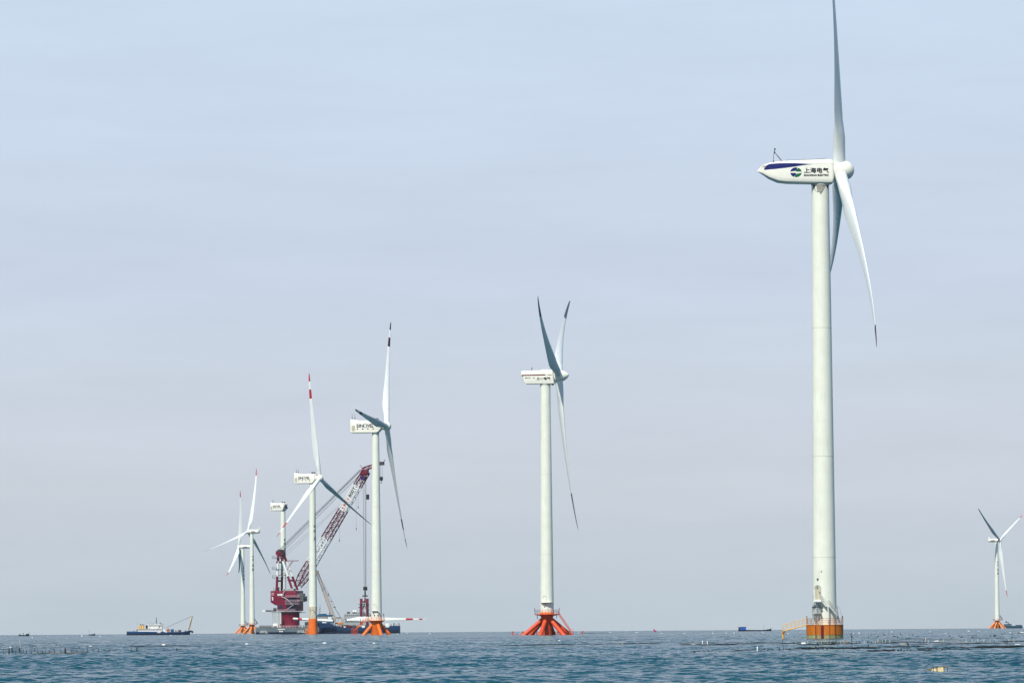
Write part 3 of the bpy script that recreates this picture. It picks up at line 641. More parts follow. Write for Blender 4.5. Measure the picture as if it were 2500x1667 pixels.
# ---- base of the middle turbine
jacket(t2, ORNR, 6, 13, 8.2, .75, 6.9, 1.75)
f = MB(); f.lathe([(2.6, 6.7), (4.3, 7.05), (4.4, 7.1), (4.4, 7.25), (4.2, 7.3)], 40); f.build('platform', ORNR, t2)
f = MB(); f.lathe([(2.45, 7.3), (2.5, 7.35), (2.5, 7.9), (2.42, 7.95)], 40); f.build('tower_flange', ORNP, t2)
f = MB(); f.rail(f.ring(4.3, 7.25, R(-180), R(180), 26), 1.5, .035, 3); f.build('railing', DKRED, t2)
f = MB()
for an in (-178, -2): a_ = R(an); f.tube((4.35 * math.cos(a_), 4.35 * math.sin(a_), 8.7), (4.35 * math.cos(a_), 4.35 * math.sin(a_), 9.3), .11)
f.build('warning_light', BLK, t2)
def stair(root, a, b, w_, m, yv=(0, 1, 0), hh=1.1, name='stair'):
    a, b, yv = Vector(a), Vector(b), Vector(yv); g = MB()
    for s_ in (-.5, .5):
        o_ = yv * (w_ * s_); g.tube(a + o_, b + o_, .11, n=6); nn = max(3, int((b - a).length / 1.2))
        g.rail([(a + o_).lerp(b + o_, j / nn) for j in range(nn + 1)], hh, .04, 3)
    ns = int((b - a).length / .35)
    for j in range(ns): c_ = a.lerp(b, (j + .5) / ns); g.tube(c_ - yv * (w_ * .5), c_ + yv * (w_ * .5), .05, n=4)
    return g.build(name, m, root)
stair(t2, (4.0, -1.2, 7.1), (8.2, -1.2, .9), 1.0, ORNR)
f = MB(); f.box(7.6, 9.1, -2, -.4, .55, .75); f.rail([(9.0, -2, .7), (9.0, -.5, .7), (8.0, -.5, .7)], 1.2, .05, 2); 
for x_ in (7.8, 8.4, 9.0): f.tube((x_, -1.9, -1), (x_, -1.9, .6), .12)
f.build('boat_landing', ORNR, t2)
f = MB(); xb_ = -3.4; f.tube((xb_, -.5, 5.6), (xb_, -.5, 7.1), .12); f.tube((3.4, -.5, 5.9), (3.4, -.5, 7.1), .12); f.build('platform_strut', DKG, t2)
def cylz(rf, x, z, e): rr = rf(z) + e; return (x, -math.sqrt(max(.05, rr * rr - x * x)), z)
f = MB(); ao, ai = arch(-.75, 9.8 + 1.7, .58, 2.2), arch(-.75, 9.8 + 1.7, .44, 2.0)
for k in range(4, len(ao) - 1): f.add([cylz(rad2, *ao[k], .05), cylz(rad2, *ao[k + 1], .05), cylz(rad2, *ai[k + 1], .05), cylz(rad2, *ai[k], .05)], [(0, 1, 2, 3)])
f.build('door_frame', SEAM, t2)
f = MB(); f.lathe([(1.9, 0), (2.0, .12), (2.0, .26)], 32, c=(-.1, -1.6, 11.15)); 
f.tube((-1.6, -2.5, 11.1), (-1.2, -1.9, 10.2), .07); f.tube((1.5, -2.5, 11.1), (1.2, -1.9, 10.2), .07); f.build('balcony', WHT, t2)
f = MB()
for x_, z_, s_ in ((-.8, 9.75, .17), (.95, 9.75, .12), (.15, 9.0, .09), (-.6, 10.9, .2)):
    y_ = cylz(rad2, x_, z_, 0)[1]; f.box(x_ - s_, x_ + s_, y_ - .05, y_ + .15, z_ - s_, z_ + s_)
f.build('service_port', BLK, t2)
for px_ in (1250.5, 1275.8, 1309.5, 1361.5, 1421.2):
    p = at(px_, 1549, 1791 + (14 if px_ in (1309.5, 1361.5) else 0)); g = empty('mooring_post', (p.x, p.y, drop(p.y)))
    f = MB(); f.tube((0, 0, -2), (0, 0, 1.35), .17, n=10); f.build('post', ORNR, g)
    f = MB(); f.tube((.05, 0, .5), (.42, 0, 1.4), .09, n=8); f.build('fender_arm', ORNR, g)
    where = {1250.5: 'leftmost orange post in the water beside the red-orange turbine legs', 1275.8: 'orange post touching the outermost left leg of the red-orange base', 1309.5: 'orange post seen just left of the centre pile of the red-orange base', 1361.5: 'orange post seen just right of the centre pile of the red-orange base', 1421.2: 'rightmost orange post in the water, right of the red-orange stair'}[px_]
    tag(g, where, 'post', 'orange posts around the middle turbine')
    if px_ == 1250.5: f = MB(); f.tube((.2, 0, .1), (3.4, 0, .12), .09); f.build('boom_bar', ORNR, g)

# ---- base of the turbine in front of the crane boom
jacket(t3, ORNG, 4, 200, 5.95, .78, 6.2, 2.15)
f = MB(); f.lathe([(2.9, 5.7), (3.6, 6.1), (3.6, 6.25)], 40); f.build('platform', ORNG, t3)
f = MB(); f.rail(f.ring(3.5, 6.25, R(-180), R(180), 20), 1.3, .04, 3); f.build('railing', ORNP, t3)
stair(t3, (-4.4, -1.4, 6.4), (-8.6, -1.4, 2.6), 1.0, ORNG)
f = MB(); f.box(-4.8, -3.0, -2, -.8, 6.1, 6.3); f.rail([(-4.7, -1.9, 6.3), (-3.6, -1.9, 6.3)], 1.2, .05, 3); f.box(-10.3, -8.4, -2.1, -.7, 2.3, 2.5)
f.build('landing', ORNG, t3)
f = MB()
for x_ in (-10.6, -9.9, -9.1, -8.3):
    for y_ in (-2.3, -.8): f.tube((x_, y_, -1.5), (x_, y_, 3.0), .07)
for z_ in (.3, 1.0, 1.8, 2.6):
    f.tube((-10.8, -2.3, z_), (-7.9, -2.3, z_), .05); f.tube((-10.6, -.8, z_), (-8.0, -.8, z_), .05)
f.tube((-10.6, -2.3, 0), (-9.1, -2.3, 2.6), .05); f.tube((-8.3, -2.3, 0), (-9.9, -2.3, 2.6), .05)
f.build('boat_landing', ORNR, t3)
f = MB(); f.prism([(-1.9, 8.0), (-1.9, 10.2), (.6, 10.4), (2.7, 8.2), (2.7, 7.6)], -2.6, -2.45)
f = MB(); f.box(-1.9, .55, -2.9, -1.4, 10.2, 10.35); f.add([(.5, -2.9, 10.35), (2.9, -2.9, 8.0), (2.9, -1.9, 8.0), (.5, -1.9, 10.35), (.5, -2.9, 10.15), (2.9, -2.9, 7.8), (2.9, -1.9, 7.8), (.5, -1.9, 10.15)], [(0, 1, 2, 3), (7, 6, 5, 4), (0, 4, 5, 1), (1, 5, 6, 2), (2, 6, 7, 3), (3, 7, 4, 0)])
f.build('stair', SGRY, t3)
f = MB(); f.rail([(2.9, -2.8, 7.9), (3.1, -1.6, 7.9), (3.2, -.4, 7.9)], 1.2, .05, 2); f.build('stair_railing', DKG, t3)
f = MB()
for x_ in (-.9, .7): f.box(x_ - .2, x_ + .2, -2.52, -2.1, 8.3, 8.7)
f.build('service_port', BLK, t3)
f = MB(); ao, ai = arch(-.6, 10.9, .55, 2.5), arch(-.6, 10.9, .42, 2.35)
for k in range(4, len(ao) - 1): f.add([cylz(rad3, *ao[k], .05), cylz(rad3, *ao[k + 1], .05), cylz(rad3, *ai[k + 1], .05), cylz(rad3, *ai[k], .05)], [(0, 1, 2, 3)])
f.build('door_frame', SEAM, t3)

# ---- single pile with a worn cream collar
TPC = mat('worn_cream', (.62, .58, .44), .7, .2, .5, .7, (.33, .2, .1), thr=.5)
f = MB(); f.lathe([(2.85, -4), (2.75, 1.0), (2.42, 8.4), (2.42, 8.7)], 40); f.build('foundation', ORNG, t4)
f = MB(); f.lathe([(2.33, 8.7), (2.33, 15.3), (2.22, 15.4)], 40); f.build('transition_piece', TPC, t4)
f = MB()
pp = [(-2.0, -1.3, 13.2), (-.8, -2.35, 13.6), (.6, -2.45, 13.0), (1.6, -1.95, 11.4), (2.1, -1.3, 9.4), (2.35, -.8, 8.7)]
f.path(pp, .08); f.build('cable', DKG, t4)
f = MB(); 
for x_ in (-3.9, -3.2): f.tube((x_, -.6, -1), (x_, -.6, 3.4), .22)
f.tube((-3.9, -.6, 2.8), (-2.4, -.6, 2.8), .15); f.build('fender', ORNP, t4)
f = MB()
for x_, z_, s_, h_ in ((1.7, 6.7, .1, .7), (1.75, 5.2, .08, .5), (-1.3, 1.2, .35, .12), (2.0, 1.8, .15, .15), (1.9, 3.6, .1, .3)):
    y_ = -math.sqrt(max(.1, 2.6 ** 2 - x_ * x_)); f.box(x_ - s_, x_ + s_, y_ - .12, y_ + .3, z_ - h_, z_ + h_)
f.build('rust_patch', DKRED, t4)
tower_text(t4, H4 - 26 - 1.2, rad4(56), 42, 2.5)

for tt, hh, phi, rf in ((t5, H5, 20, rad5), (t8, H8, 5, rad8), (t7, H7, 5, rad7)):
    jacket(tt, ORNP, 6, phi, 7.4, .72, 7.2, 1.65)
    f = MB(); f.lathe([(2.6, 7.0), (3.7, 7.2), (3.7, 7.35)], 28); f.build('platform', ORNP, tt)
    f = MB(); f.rail(f.ring(3.6, 7.3, R(-180), R(180), 14), 1.3, .06, 2); f.build('railing', DKRED, tt)
    stair(tt, (2.2, -2.6, 11.0), (4.6, -2.4, 7.5), 1.0, DKG)
    tower_text(tt, hh - 20, rf(hh - 28), 44, 2.3)

# ---- turbine without rotor behind the crane
p6 = at(692, 1546, 3650); t6 = empty('wind_turbine', (p6.x, 3650, drop(3650)))
tag(t6, 'white wind turbine without blades, behind the dark red crane', 'wind turbine', 'wind turbines standing in the sea')
H6 = at(680, 1236.5, 3650).z - t6.location.z
MB().lathe([(2.3, 7), (1.7, H6 - 2.85)], 48).build('tower', WHT, t6)
jacket(t6, ORNG, 4, 200, 5.95, .68, 7, 2.05)
nac = empty('nacelle', (0, 0, H6), R(-42)); nac.parent = t6; nacelle_box(nac, True)
tower_text(t6, H6 - 24, 1.95, 44, 2.3)

# ------------------------------------------------------------------ crane vessel
DC = 3200.0; SC = F / DC
pc = at(706, 1546, DC); cv = empty('crane_vessel', (pc.x, DC, drop(DC)))
tag(cv, 'grey crane vessel with dark red crane and long red and white lattice boom', 'crane ship')
def hull(mb, st, zk=-1.5, split=None):
    """st: (x, half breadth at deck, half breadth at water, deck z); optional colour split height"""
    secs = []
    for x, hb_, hw_, zd_ in st:
        zs_ = [zd_, split if split and split < zd_ else zd_ * .5, 0, zk]; hbs = [hb_, hb_ + (hw_ - hb_) * (1 - zs_[1] / max(zd_, .01)), hw_, hw_ * .85]
        secs.append([(x, -a_, z_) for a_, z_ in zip(hbs, zs_)] + [(x, a_, z_) for a_, z_ in list(zip(hbs, zs_))[::-1]])
    o = len(mb.v); n_ = 8
    for s_ in secs: mb.v += [tuple(p) for p in s_]
    for k in range(len(secs) - 1):
        for i in range(n_):
            mb.f.append((o + k * n_ + i, o + k * n_ + (i + 1) % n_, o + (k + 1) * n_ + (i + 1) % n_, o + (k + 1) * n_ + i))
            mb.m.append(0 if i in (0, 6, 7) else 1)
    mb.f.append(tuple(o + i for i in range(n_))); mb.m.append(0); mb.f.append(tuple(o + (len(secs) - 1) * n_ + i for i in range(n_))); mb.m.append(0)
f = MB(); hull(f, [(-21.2, 40, 39, 4.0), (-20.6, 42, 41, 4.0), (18.5, 42, 41, 4.0), (19.2, 40, 39, 4.0)], split=1.25); hl = f.build('hull', [BGRY, NAVY], cv, loc=(0, 44, 0))
fn = side_fn(2.95 - .9)
f = MB()
f = MB(); fh = side_fn(1.9)
for x_ in (-18.5, -17.6, -16.6, -15.4, 4.8, 5.9, 7.1, 8.0):
    f.add([fh(x_, .7), fh(x_ + .35, .7), fh(x_ + 1.3, 2.3), fh(x_ + .95, 2.3)], [(0, 1, 2, 3)])
f.add([fh(-15, .7), fh(-13.3, .7), fh(-13.3, 1.0), fh(-15, 1.0)], [(0, 1, 2, 3)]); f.add([fh(8, .7), fh(10.3, .7), fh(10.3, 1.0), fh(8, 1.0)], [(0, 1, 2, 3)])
letter(f, '龙源振华壹号', -7.2, -2.8, 2.6, 3.3, fh, bold=.04); letter(f, '南通', -6.4, -4.0, 1.3, 2.1, fh, bold=.05)
f.build('hull_marking', CWHT, cv)
f = MB()
for k in range(46):
    x_ = -20.4 + k * .85 + random.uniform(-.2, .2)
    if -8 < x_ < 6.5 and random.random() < .8: continue
    hh = random.uniform(.5, 1.5); f.box(x_, x_ + random.uniform(.2, .7), 3, 3.6 + random.random() * 3, 4.0, 4.0 + hh)
f.box(9.5, 17.5, 6, 14, 4.0, 7.4); f.box(-19, -11, 9, 12, 4, 5.4); f.build('deck_gear', DKG, cv)
f = MB(); f.rail([(-20.8 + k * 1.9, 2.4, 4.0) for k in range(21)], 1.1, .05, 2); f.build('deck_railing', SWHT, cv)
f = MB(); f.box(-10.3, -7.2, 5.5, 9, 4.0, 6.5); f.build('deck_cabin', SWHT, cv, bevel=.05)
f = MB()
for x_ in (-10.6, -9.4, -7.0, -6.2):
    for y_ in (8, 10): f.tube((x_, y_, 4), (x_, y_, 13.6), .16)
for z_ in (6.5, 9, 11.4, 13.6): f.tube((-11.3, 8, z_), (-5.8, 8, z_), .12)
f.path([(-9.4, 8, 6.5), (-7, 8, 9), (-9.4, 8, 11.4), (-7, 8, 13.5)], .1); f.path([(-7, 8, 6.5), (-9.4, 8, 9), (-7, 8, 11.4)], .1)
f.box(-11.8, -5.9, 7.6, 10.4, 13.7, 14.1); f.build('access_tower', GALV, cv)
f = MB(); f.box(-17.0, -15.2, 7.5, 9, 14.0, 15.0, 1); f.box(-15.2, -13.6, 7.9, 8.7, 14.1, 14.7); f.tube((-13.6, 8.2, 14.3), (-10.2, 8.2, 14.2), .35); f.tube((-15, 8.2, 14.9), (-10.2, 8.2, 14.8), .15); f.box(-10.2, -8.2, 7.6, 9.2, 14.12, 16.3); f.build('deck_crane', [DKG, SWHT], cv)
YD = 18.0                                          # slewing centre stands this far in from the near hull side
f = MB(); f.lathe([(6.0, 4.0), (5.8, 4.6), (5.8, 13.2), (6.0, 13.5), (6.0, 14.0)], 48, c=(0, YD, 0)); f.build('pedestal', CRED, cv)
f = MB(); f.lathe([(7.0, 13.4), (7.0, 13.7)], 40, c=(0, YD, 0)); 
f.box(5.5, 9.6, YD - 4, YD - 1, 13.2, 13.5)
rg = [(7.0 * math.cos(R(a_)), YD + 7.0 * math.sin(R(a_)), 13.7) for a_ in range(180, 361, 12)]; f.rail(rg, 1.1, .06, 2, m=1); f.build('gallery', [DKG, MAG], cv)
SL = R(-18)                                        # the crane is slewed 18 degrees towards the camera
cr = Matrix.Translation((0, YD, 0)) @ Matrix.Rotation(SL, 4, 'Z')
def cpart(mb, name, mats, par=None, **k):
    o = mb.build(name, mats, par or cv, **k)
    if not par: o.matrix_local = cr
    return o
f = MB(); f.prism([(-10.8, 27), (6.3, 27), (6.3, 23.6), (9, 23.6), (9, 20.4), (6.3, 20.4), (6.3, 14.5), (-6.4, 14.5), (-6.4, 18.0), (-7.6, 18.0), (-10.8, 20.0)], -6.5, 6.5)
house = cpart(f, 'machinery_house', CRED, bevel=.12)
f = MB(); fh = side_fn(-6.53); 
f.add([fh(-.2, 23), fh(6.1, 23), fh(6.1, 14.8), fh(-.2, 14.8)], [(0, 1, 2, 3)])  # flat dark plate painting the shade of a recessed gallery
f.add([fh(-5.4, 18.2), fh(-3.1, 18.2), fh(-3.1, 14.9), fh(-5.4, 14.9)], [(0, 1, 2, 3)])
f.build('shaded_opening', NAVY, house)
f = MB()
for z_ in (18.4, 20.2, 23.0):
    f.box(-.4, 8.8, -7.9, -6.6, z_ - .1, z_); f.rail([(-.4 + k * 1.15, -7.9, z_) for k in range(9)], 1.1, .06, 2)
f.path([(-.8, -7.2, 27.2), (-3.0, -7.4, 23.4), (.5, -7.4, 21.8), (4.8, -7.4, 17.6)], .28)
f.path([(4.8, -7.4, 18.3), (-.5, -7.4, 14.6)], .22)
f.rail([(-6 + k * 1.3, -7.2, 14.2) for k in range(10)], 1.1, .07, 2)
f.build('walkway', mat('walkway_pink', (.5, .38, .42), .6), house)
f = MB(); letter(f, '龙源振华', -6.2, -2.0, 24.0, 25.2, fh, bold=.1); letter(f, '2', -10.0, -8.9, 21.3, 23.2, fh, bold=.12); f.box(-10.3, -8.4, -6.56, -6.54, 24.2, 26.0, 1); f.build('lettering', [CWHT, mat('faded_mark', (.35, .2, .22), .6)], house)
f = MB(); f.box(-9.7, -7.2, -5, 0, 27, 29.4); f.box(-1, 4.5, -6, -2, 27, 28.4); f.box(-3, -2, -5.8, -4, 27, 28.1); f.build('roof_winch', SGRY, house, bevel=.1)
cb = MB(); cb.box(8.2, 11.0, -6.0, -2.5, 20.0, 25.2); cbo = cpart(cb, 'operator_cab', DKG, bevel=.15)
f = MB(); f.box(8.0, 10.6, -6.06, -5.98, 23.2, 24.6); f.box(11.0, 11.06, -5.6, -2.9, 22.6, 24.6); f.build('cab_window', GLS, cbo)
f = MB(); f.rail([(7 + k * .8, -6.5, 20) for k in range(6)], 5, .06, 5); f.build('cab_frame', SGRY, cbo)
# gallows
f = MB(); WH = 4.7
bandr = lambda z: 0 if z > 45.5 or z < 36.0 else 1
def banded(mb, a, b, r_, n_=10):
    a, b = Vector(a), Vector(b); cuts = [0] + sorted([(zc_ - a.z) / (b.z - a.z) for zc_ in (36.0, 45.5) if 0 < (zc_ - a.z) / (b.z - a.z) < 1]) + [1]
    for t0, t1 in zip(cuts, cuts[1:]): mb.tube(a.lerp(b, t0), a.lerp(b, t1), r_, n=n_, m=bandr(a.lerp(b, (t0 + t1) / 2).z))
for s_ in (-1, 1):
    banded(f, (-7.4, s_ * WH, 27), (-6.5, s_ * 3.4, 51), .78); banded(f, (3.2, s_ * WH, 27.5), (-5.6, s_ * 3.0, 50.5), .72)
    f.tube((-2.4, s_ * 4.2, 38), (-7, s_ * 4.2, 36.2), .2)
for z_ in (33.3, 45): f.tube((-7.1, -WH, z_), (-7.1, WH, z_), .6)
f.tube((.5, -4.3, 33.5), (.5, 4.3, 33.5), .6); f.box(-8, -4.8, -4.3, 4.3, 49.5, 52); f.tube((-6.3, -4.4, 52.2), (-6.3, 4.4, 52.2), .8, m=2)
for z_ in (47.2, 40.3, 35.0): f.box(-10, -4, -5.2, 3, z_, z_ + .25, 2); f.rail([(-10, -5.2, z_ + .2), (-7.2, -5.2, z_ + .2)], 1.5, .08, 2, m=2)
f.path([(-4, -2, 45.8), (6.5, -2, 45.8)], .22); f.path([(-1.5, -2, 40), (2.8, -2, 45.5)], .15); f.path([(2, -2, 45.5), (-.8, -2, 42)], .12)
cpart(f, 'gallows', [CRED, CWHT, DKG])
# boom
B0, B1 = Vector((5.0, 0, 29.5)), Vector((51.0, 0, 101))
bf = lambda t: 0 if t < .2 or .43 < t < .655 or t > .875 else 1
f = MB(); f.lattice(B0, B1, 8.5, 4.0, 5.0, 4.0, (0, 1, 0), 24, .34, .15, bf)
cpart(f, 'boom', [mat('boom_red', (.12, .003, .016), .45), CWHT])
ax = (B1 - B0).normalized(); up = Vector((0, 1, 0)).cross(ax)
f = MB()
for t0, t1 in zip(np.linspace(.0, .85, 18), np.linspace(.035, .885, 18)): a_ = B0.lerp(B1, t0) + up * -.4; b_ = B0.lerp(B1, t1) + up * -.4; f.tube(a_, b_, .22, n=5)
cpart(f, 'boom_walkway', NAVY)
f = MB(); Lb_ = (B1 - B0).length; yy = -3.2
def fb(x, z, e=0): p_ = B0 + ax * x + Vector((0, 1, 0)) * (yy - e) + up * -z; return tuple(p_)
f.add([fb(.665 * Lb_, -1.35, -.05), fb(.865 * Lb_, -1.35, -.05), fb(.865 * Lb_, 1.35, -.05), fb(.665 * Lb_, 1.35, -.05), fb(.665 * Lb_, -1.35, -.2), fb(.865 * Lb_, -1.35, -.2), fb(.865 * Lb_, 1.35, -.2), fb(.665 * Lb_, 1.35, -.2)],
      [(0, 1, 2, 3), (7, 6, 5, 4), (0, 4, 5, 1), (2, 6, 7, 3), (1, 5, 6, 2), (0, 3, 7, 4)])
pan = cpart(f, 'sign_panel', CWHT)
f = MB(); s0 = .672 * Lb_
sg = -1 if up.z < 0 else 1
fb2 = lambda x, z, e=0: fb(x, -z if up.z > 0 else z, e)
for i, c_ in enumerate('龙源振华'): letter(f, c_, s0 + i * 2.2, s0 + 1.8 + i * 2.2, -1.0, 1.0, fb2, m=0, bold=.03)
letter(f, '800T', s0 + 9.2, s0 + 16.2, -1.0, 1.0, fb2, m=1, bold=.10)
f.build('lettering', [REDT, BLK], pan)
f = MB(); f.prism([(B1.x - 3.2, B1.z - 2.8), (B1.x - 2.6, B1.z + .9), (B1.x + 1.2, B1.z + 1.6), (B1.x + 1.2, B1.z - 2.0)], -1.9, 1.9)
hd = cpart(f, 'boom_head', CRED, bevel=.1)
f = MB(); f.lathe([(1.3, -2.2), (1.3, 2.2)], 20); sh = f.build('sheave', LOGOB, hd); sh.rotation_euler.x = R(90); sh.location = (B1.x - 1.6, 0, B1.z - 4.2)
f = MB(); J0, J1 = Vector((B1.x - 2.5, 0, B1.z + 1.2)), Vector((61.0, 0, 106.2)); f.lattice(J0, J1, 3.2, 2.0, 2.2, 1.2, (0, 1, 0), 6, .25, .13, lambda t: 0)
f.path([(B1.x - 4, 0, B1.z + 4), (B1.x - 2, 0, B1.z + 1.8)], .15); f.box(59.8, 62.8, -1, 1, 104.8, 107, 1); f.tube((62.6, 0, 106.8), (63.6, 0, 108.2), .2, m=1); f.build('fly_jib', [CRED, DKG], hd)
f = MB()
for y_ in (-2.4, 0, 2.4): f.tube((-6.3, y_, 53), (B1.x - 3.5, y_ * .7, B1.z + 1.2), .13, n=5)
for y_ in (2.0,): f.tube((-6.3, y_, 51.2), (B1.x - 4.5, y_ * .7, B1.z - 1.6), .12, n=5)
for y_, z_ in ((-1, 48), (1, 46.5)): f.tube((-6.3, y_, z_), (B0.x + .72 * 46, y_, B0.z + .76 * 71.5), .05, n=4)
f.tube((8, -3, 27.5), (B1.x - 6, -1, B1.z - 9), .05, n=4); f.tube((9, 3, 27.5), (B1.x - 12, 1, B1.z - 18), .045, n=4)
cpart(f, 'pendant_wire', WIRE)
f = MB(); hx = B1.x - .6
for x_ in (-1.2, .1, .8): f.tube((hx + x_, -1, B1.z - 2.2), (hx + x_ * .6, -1, 29), .11, n=5)
cpart(f, 'hoist_wire', WIRE)
f = MB(); f.box(hx - 1.1, hx + .7, -2, 1, 26.8, 29.2); f.tube((hx - .3, -.6, 23.6), (hx - .3, -.6, 26.6), .5); f.box(hx - 1.8, hx + 1.1, -1.6, .6, 23.0, 23.8)
cpart(f, 'hook_block', BLK, bevel=.2)
f = MB(); 
for dx, dy in ((-2.6, -2), (2.2, -2), (-2.4, 2), (2.0, 2)): f.tube((hx - .3, -.6, 23.2), (hx - .3 + dx, -.6 + dy, 7.5), .16, n=5)
for z_ in (12, 17): f.tube((hx - 2.2, -2, z_), (hx + 1.7, -2, z_), .12, n=5)
cpart(f, 'lifting_sling', DKG)
f = MB()
for x_ in (60.4, 61.6): f.tube((x_, 0, 104.8), (x_, 0, 97), .09, n=5)
cpart(f, 'jib_wire', WIRE)
f = MB(); f.box(60.2, 61.9, -.6, .6, 95.2, 97.6); f.tube((61, 0, 95.2), (61, 0, 94.2), .2); f.lathe([(.55, -.2), (.55, .2)], 12, c=(61, 0, 93.8)); cpart(f, 'jib_hook', BLK)
f = MB(); f.box(51.3, 52.6, -1, 1, 83.5, 86.7); cpart(f, 'auxiliary_hook', BLK)
f = MB()
for x_, z0_, z1_ in ((45.6, 79.5, 90), (44.2, 66, 88), (33, 59, 70)): f.tube((x_, 0, z0_), (x_, 0, z1_), .045, n=4); f.tube((x_, 0, z0_ - 1.6), (x_, 0, z0_), .2, n=6)
cpart(f, 'tag_line', WIRE)

# ------------------------------------------------------------------ blue ship beside it, with cargo
DB = 3215.0
pb = at(870, 1545, DB); bs = empty('cargo_ship', (pb.x, DB, drop(DB))); SB = F / DB
tag(bs, 'blue ship lying behind the orange turbine bases, right of the crane vessel', 'ship')
def c8(cx, cy): return ((740 + cx / 7.35 - 870) / SB, (1545.5 - 1420 - cy / 7.35) / SB)
xl, _ = c8(230, 0); xr, _ = c8(1740, 0); xk, _ = c8(660, 0)
f = MB(); hull(f, [(xl - 3, 1, .5, 7.2), (xl, 4.2, 3.0, 6.9), (xl + 7, 5.4, 5.0, 6.6), (c8(540, 0)[0], 5.5, 5.3, 6.0), (xk, 5.5, 5.4, 3.8), (c8(1150, 0)[0], 5.5, 5.4, 3.6), (c8(1540, 0)[0], 5.5, 5.4, 3.7), (c8(1560, 0)[0], 5.5, 5.3, 4.6), (xr, 5.3, 5.0, 4.7)], split=2.3); f.build('hull', [SBLU, NAVY], bs)
f = MB(); a_ = c8(250, 720); b_ = c8(520, 665); f.box(a_[0] - 2, b_[0] + 1.2, -4.2, 4.2, 6.4, 8.6); f.box(a_[0] - 2, b_[0], -3.8, 3.8, 8.6, 11.2, 1); f.build('wheelhouse', [DBLU, SWHT], bs, bevel=.08)
f = MB(); f.box(a_[0] - 2.6, b_[0] + .6, -4.4, 4.4, 11.2, 11.9); f.box(a_[0] + 1, a_[0] + 6, -3, 3, 11.9, 12.6); f.build('wheelhouse_roof', DBLU, bs, bevel=.08)
f = MB()
for k in range(7): x_ = a_[0] - 1.4 + k * 1.25; f.box(x_, x_ + .75, -3.86, -3.78, 9.4, 10.6)
f.build('wheelhouse_window', GLS, bs)
f = MB(); x_, z_ = c8(390, 735); f.box(x_ - 1.4, x_ + 1.2, -4.26, -4.1, 6.7, 7.7); f.build('side_window', SWHT, bs)
f = MB(); x_, z_ = c8(300, 560); f.path([(x_, 0, 12), (x_ + .3, 0, 18)], .12); f.path([(x_ - .8, 0, 15), (x_ + .8, 0, 16)], .1); f.path([(x_ - .5, 0, 13.5), (x_ + .9, 0, 14.4)], .1); f.box(x_ + 6, x_ + 6.4, -.2, .2, 12, 13.6); f.build('mast', DKG, bs)
f = MB()
for k in range(60):
    x_ = random.uniform(xk, c8(1500, 0)[0]); h_ = random.uniform(.4, 2.0); f.box(x_, x_ + random.uniform(.4, 2.0), -4.8 + random.random() * 2, -1.5 + random.random() * 4, 3.5, 3.6 + h_, random.choice((0, 0, 1, 2)))
for k in range(14):
    x_ = random.uniform(c8(1560, 0)[0], xr - .5); f.box(x_, x_ + .3, -4.5, -2, 4.5, 4.9 + random.uniform(.4, 1.8), 0)
f.build('deck_gear', [DKG, SGRY, SWHT], bs)
f = MB(); x_, z_ = c8(1480, 800); f.box(x_, x_ + 2.4, -4.6, 0, 3.7, 6.2); f.build('deck_cabin', SWHT, bs, bevel=.06)
f = MB()
for cx in (620, 780): x_, z_ = c8(cx, 800); f.box(x_, x_ + 3.3, -5.2, -1.2, 3.75, 5.2)
f.build('cargo_crate', DKRED, bs, bevel=.05)
f = MB(); f.rail([(c8(1570, 0)[0] + k * 1.1, -5.2, 4.6) for k in range(6)], 1.2, .06, 2); f.rail([(xk - 3.4 + k * 1.5, -5.5, 5.0 - k * .3) for k in range(4)], 1.2, .1, 2); f.build('railing', SWHT, bs)
# grey accommodation vessel behind
DG = 3330.0; pg = at(870, 1545, DG); gs = empty('accommodation_barge', (pg.x, DG, drop(DG))); SG = F / DG
tag(gs, 'grey accommodation barge with white roof domes, behind the tan lattice crane', 'barge')
cg = lambda cx, cy: ((740 + cx / 7.35 - 870) / SG, (1545.5 - 1420 - cy / 7.35) / SG)
f = MB(); hull(f, [(cg(640, 0)[0], 8, 7, 4), (cg(700, 0)[0], 9, 8.5, 4), (cg(1380, 0)[0], 9, 8.5, 4), (cg(1440, 0)[0], 8, 7, 4)], split=1.2); f.build('hull', [SGRY, NAVY], gs)
f = MB(); f.box(cg(705, 0)[0], cg(1250, 0)[0], -6, 6, 4.0, cg(0, 640)[1]); f.box(cg(740, 0)[0], cg(1240, 0)[0], -5.5, 5.5, cg(0, 640)[1], cg(0, 568)[1]); f.build('accommodation_block', SGRY, gs, bevel=.1)
f = MB()
for r_ in range(3):
    for k in range(14):
        x_ = cg(760, 0)[0] + k * 1.35; z_ = (cg(0, 600)[1], cg(0, 665)[1], cg(0, 720)[1])[r_]; f.box(x_, x_ + .55, -6.06 if r_ else -5.56, -5.9 if r_ else -5.45, z_ - .35, z_ + .35)
f.build('window', GLS, gs)
f = MB()
for cx, rr in ((912, .9), (948, .7)): x_, z_ = cg(cx, 560); f.lathe([(.2, 0), (rr * .6, .3), (rr, 1.1), (rr * .7, 1.7), (.1, 2.0)], 14, c=(x_, 0, z_))
f.build('radar_dome', SWHT, gs)
f = MB(); x_, z_ = cg(790, 560); f.box(x_, x_ + 2, -2, 1, cg(0, 568)[1], cg(0, 568)[1] + 1.2); f.box(cg(880, 0)[0], cg(1020, 0)[0], -3, 2, cg(0, 568)[1], cg(0, 568)[1] + .4); f.box(cg(590, 0)[0], cg(690, 0)[0], -2, 0, cg(0, 650)[1], cg(0, 632)[1]); f.path([(x_ + 8, 0, z_), (x_ + 8, 0, z_ + 4)], .1); f.build('roof_gear', DKG, gs)
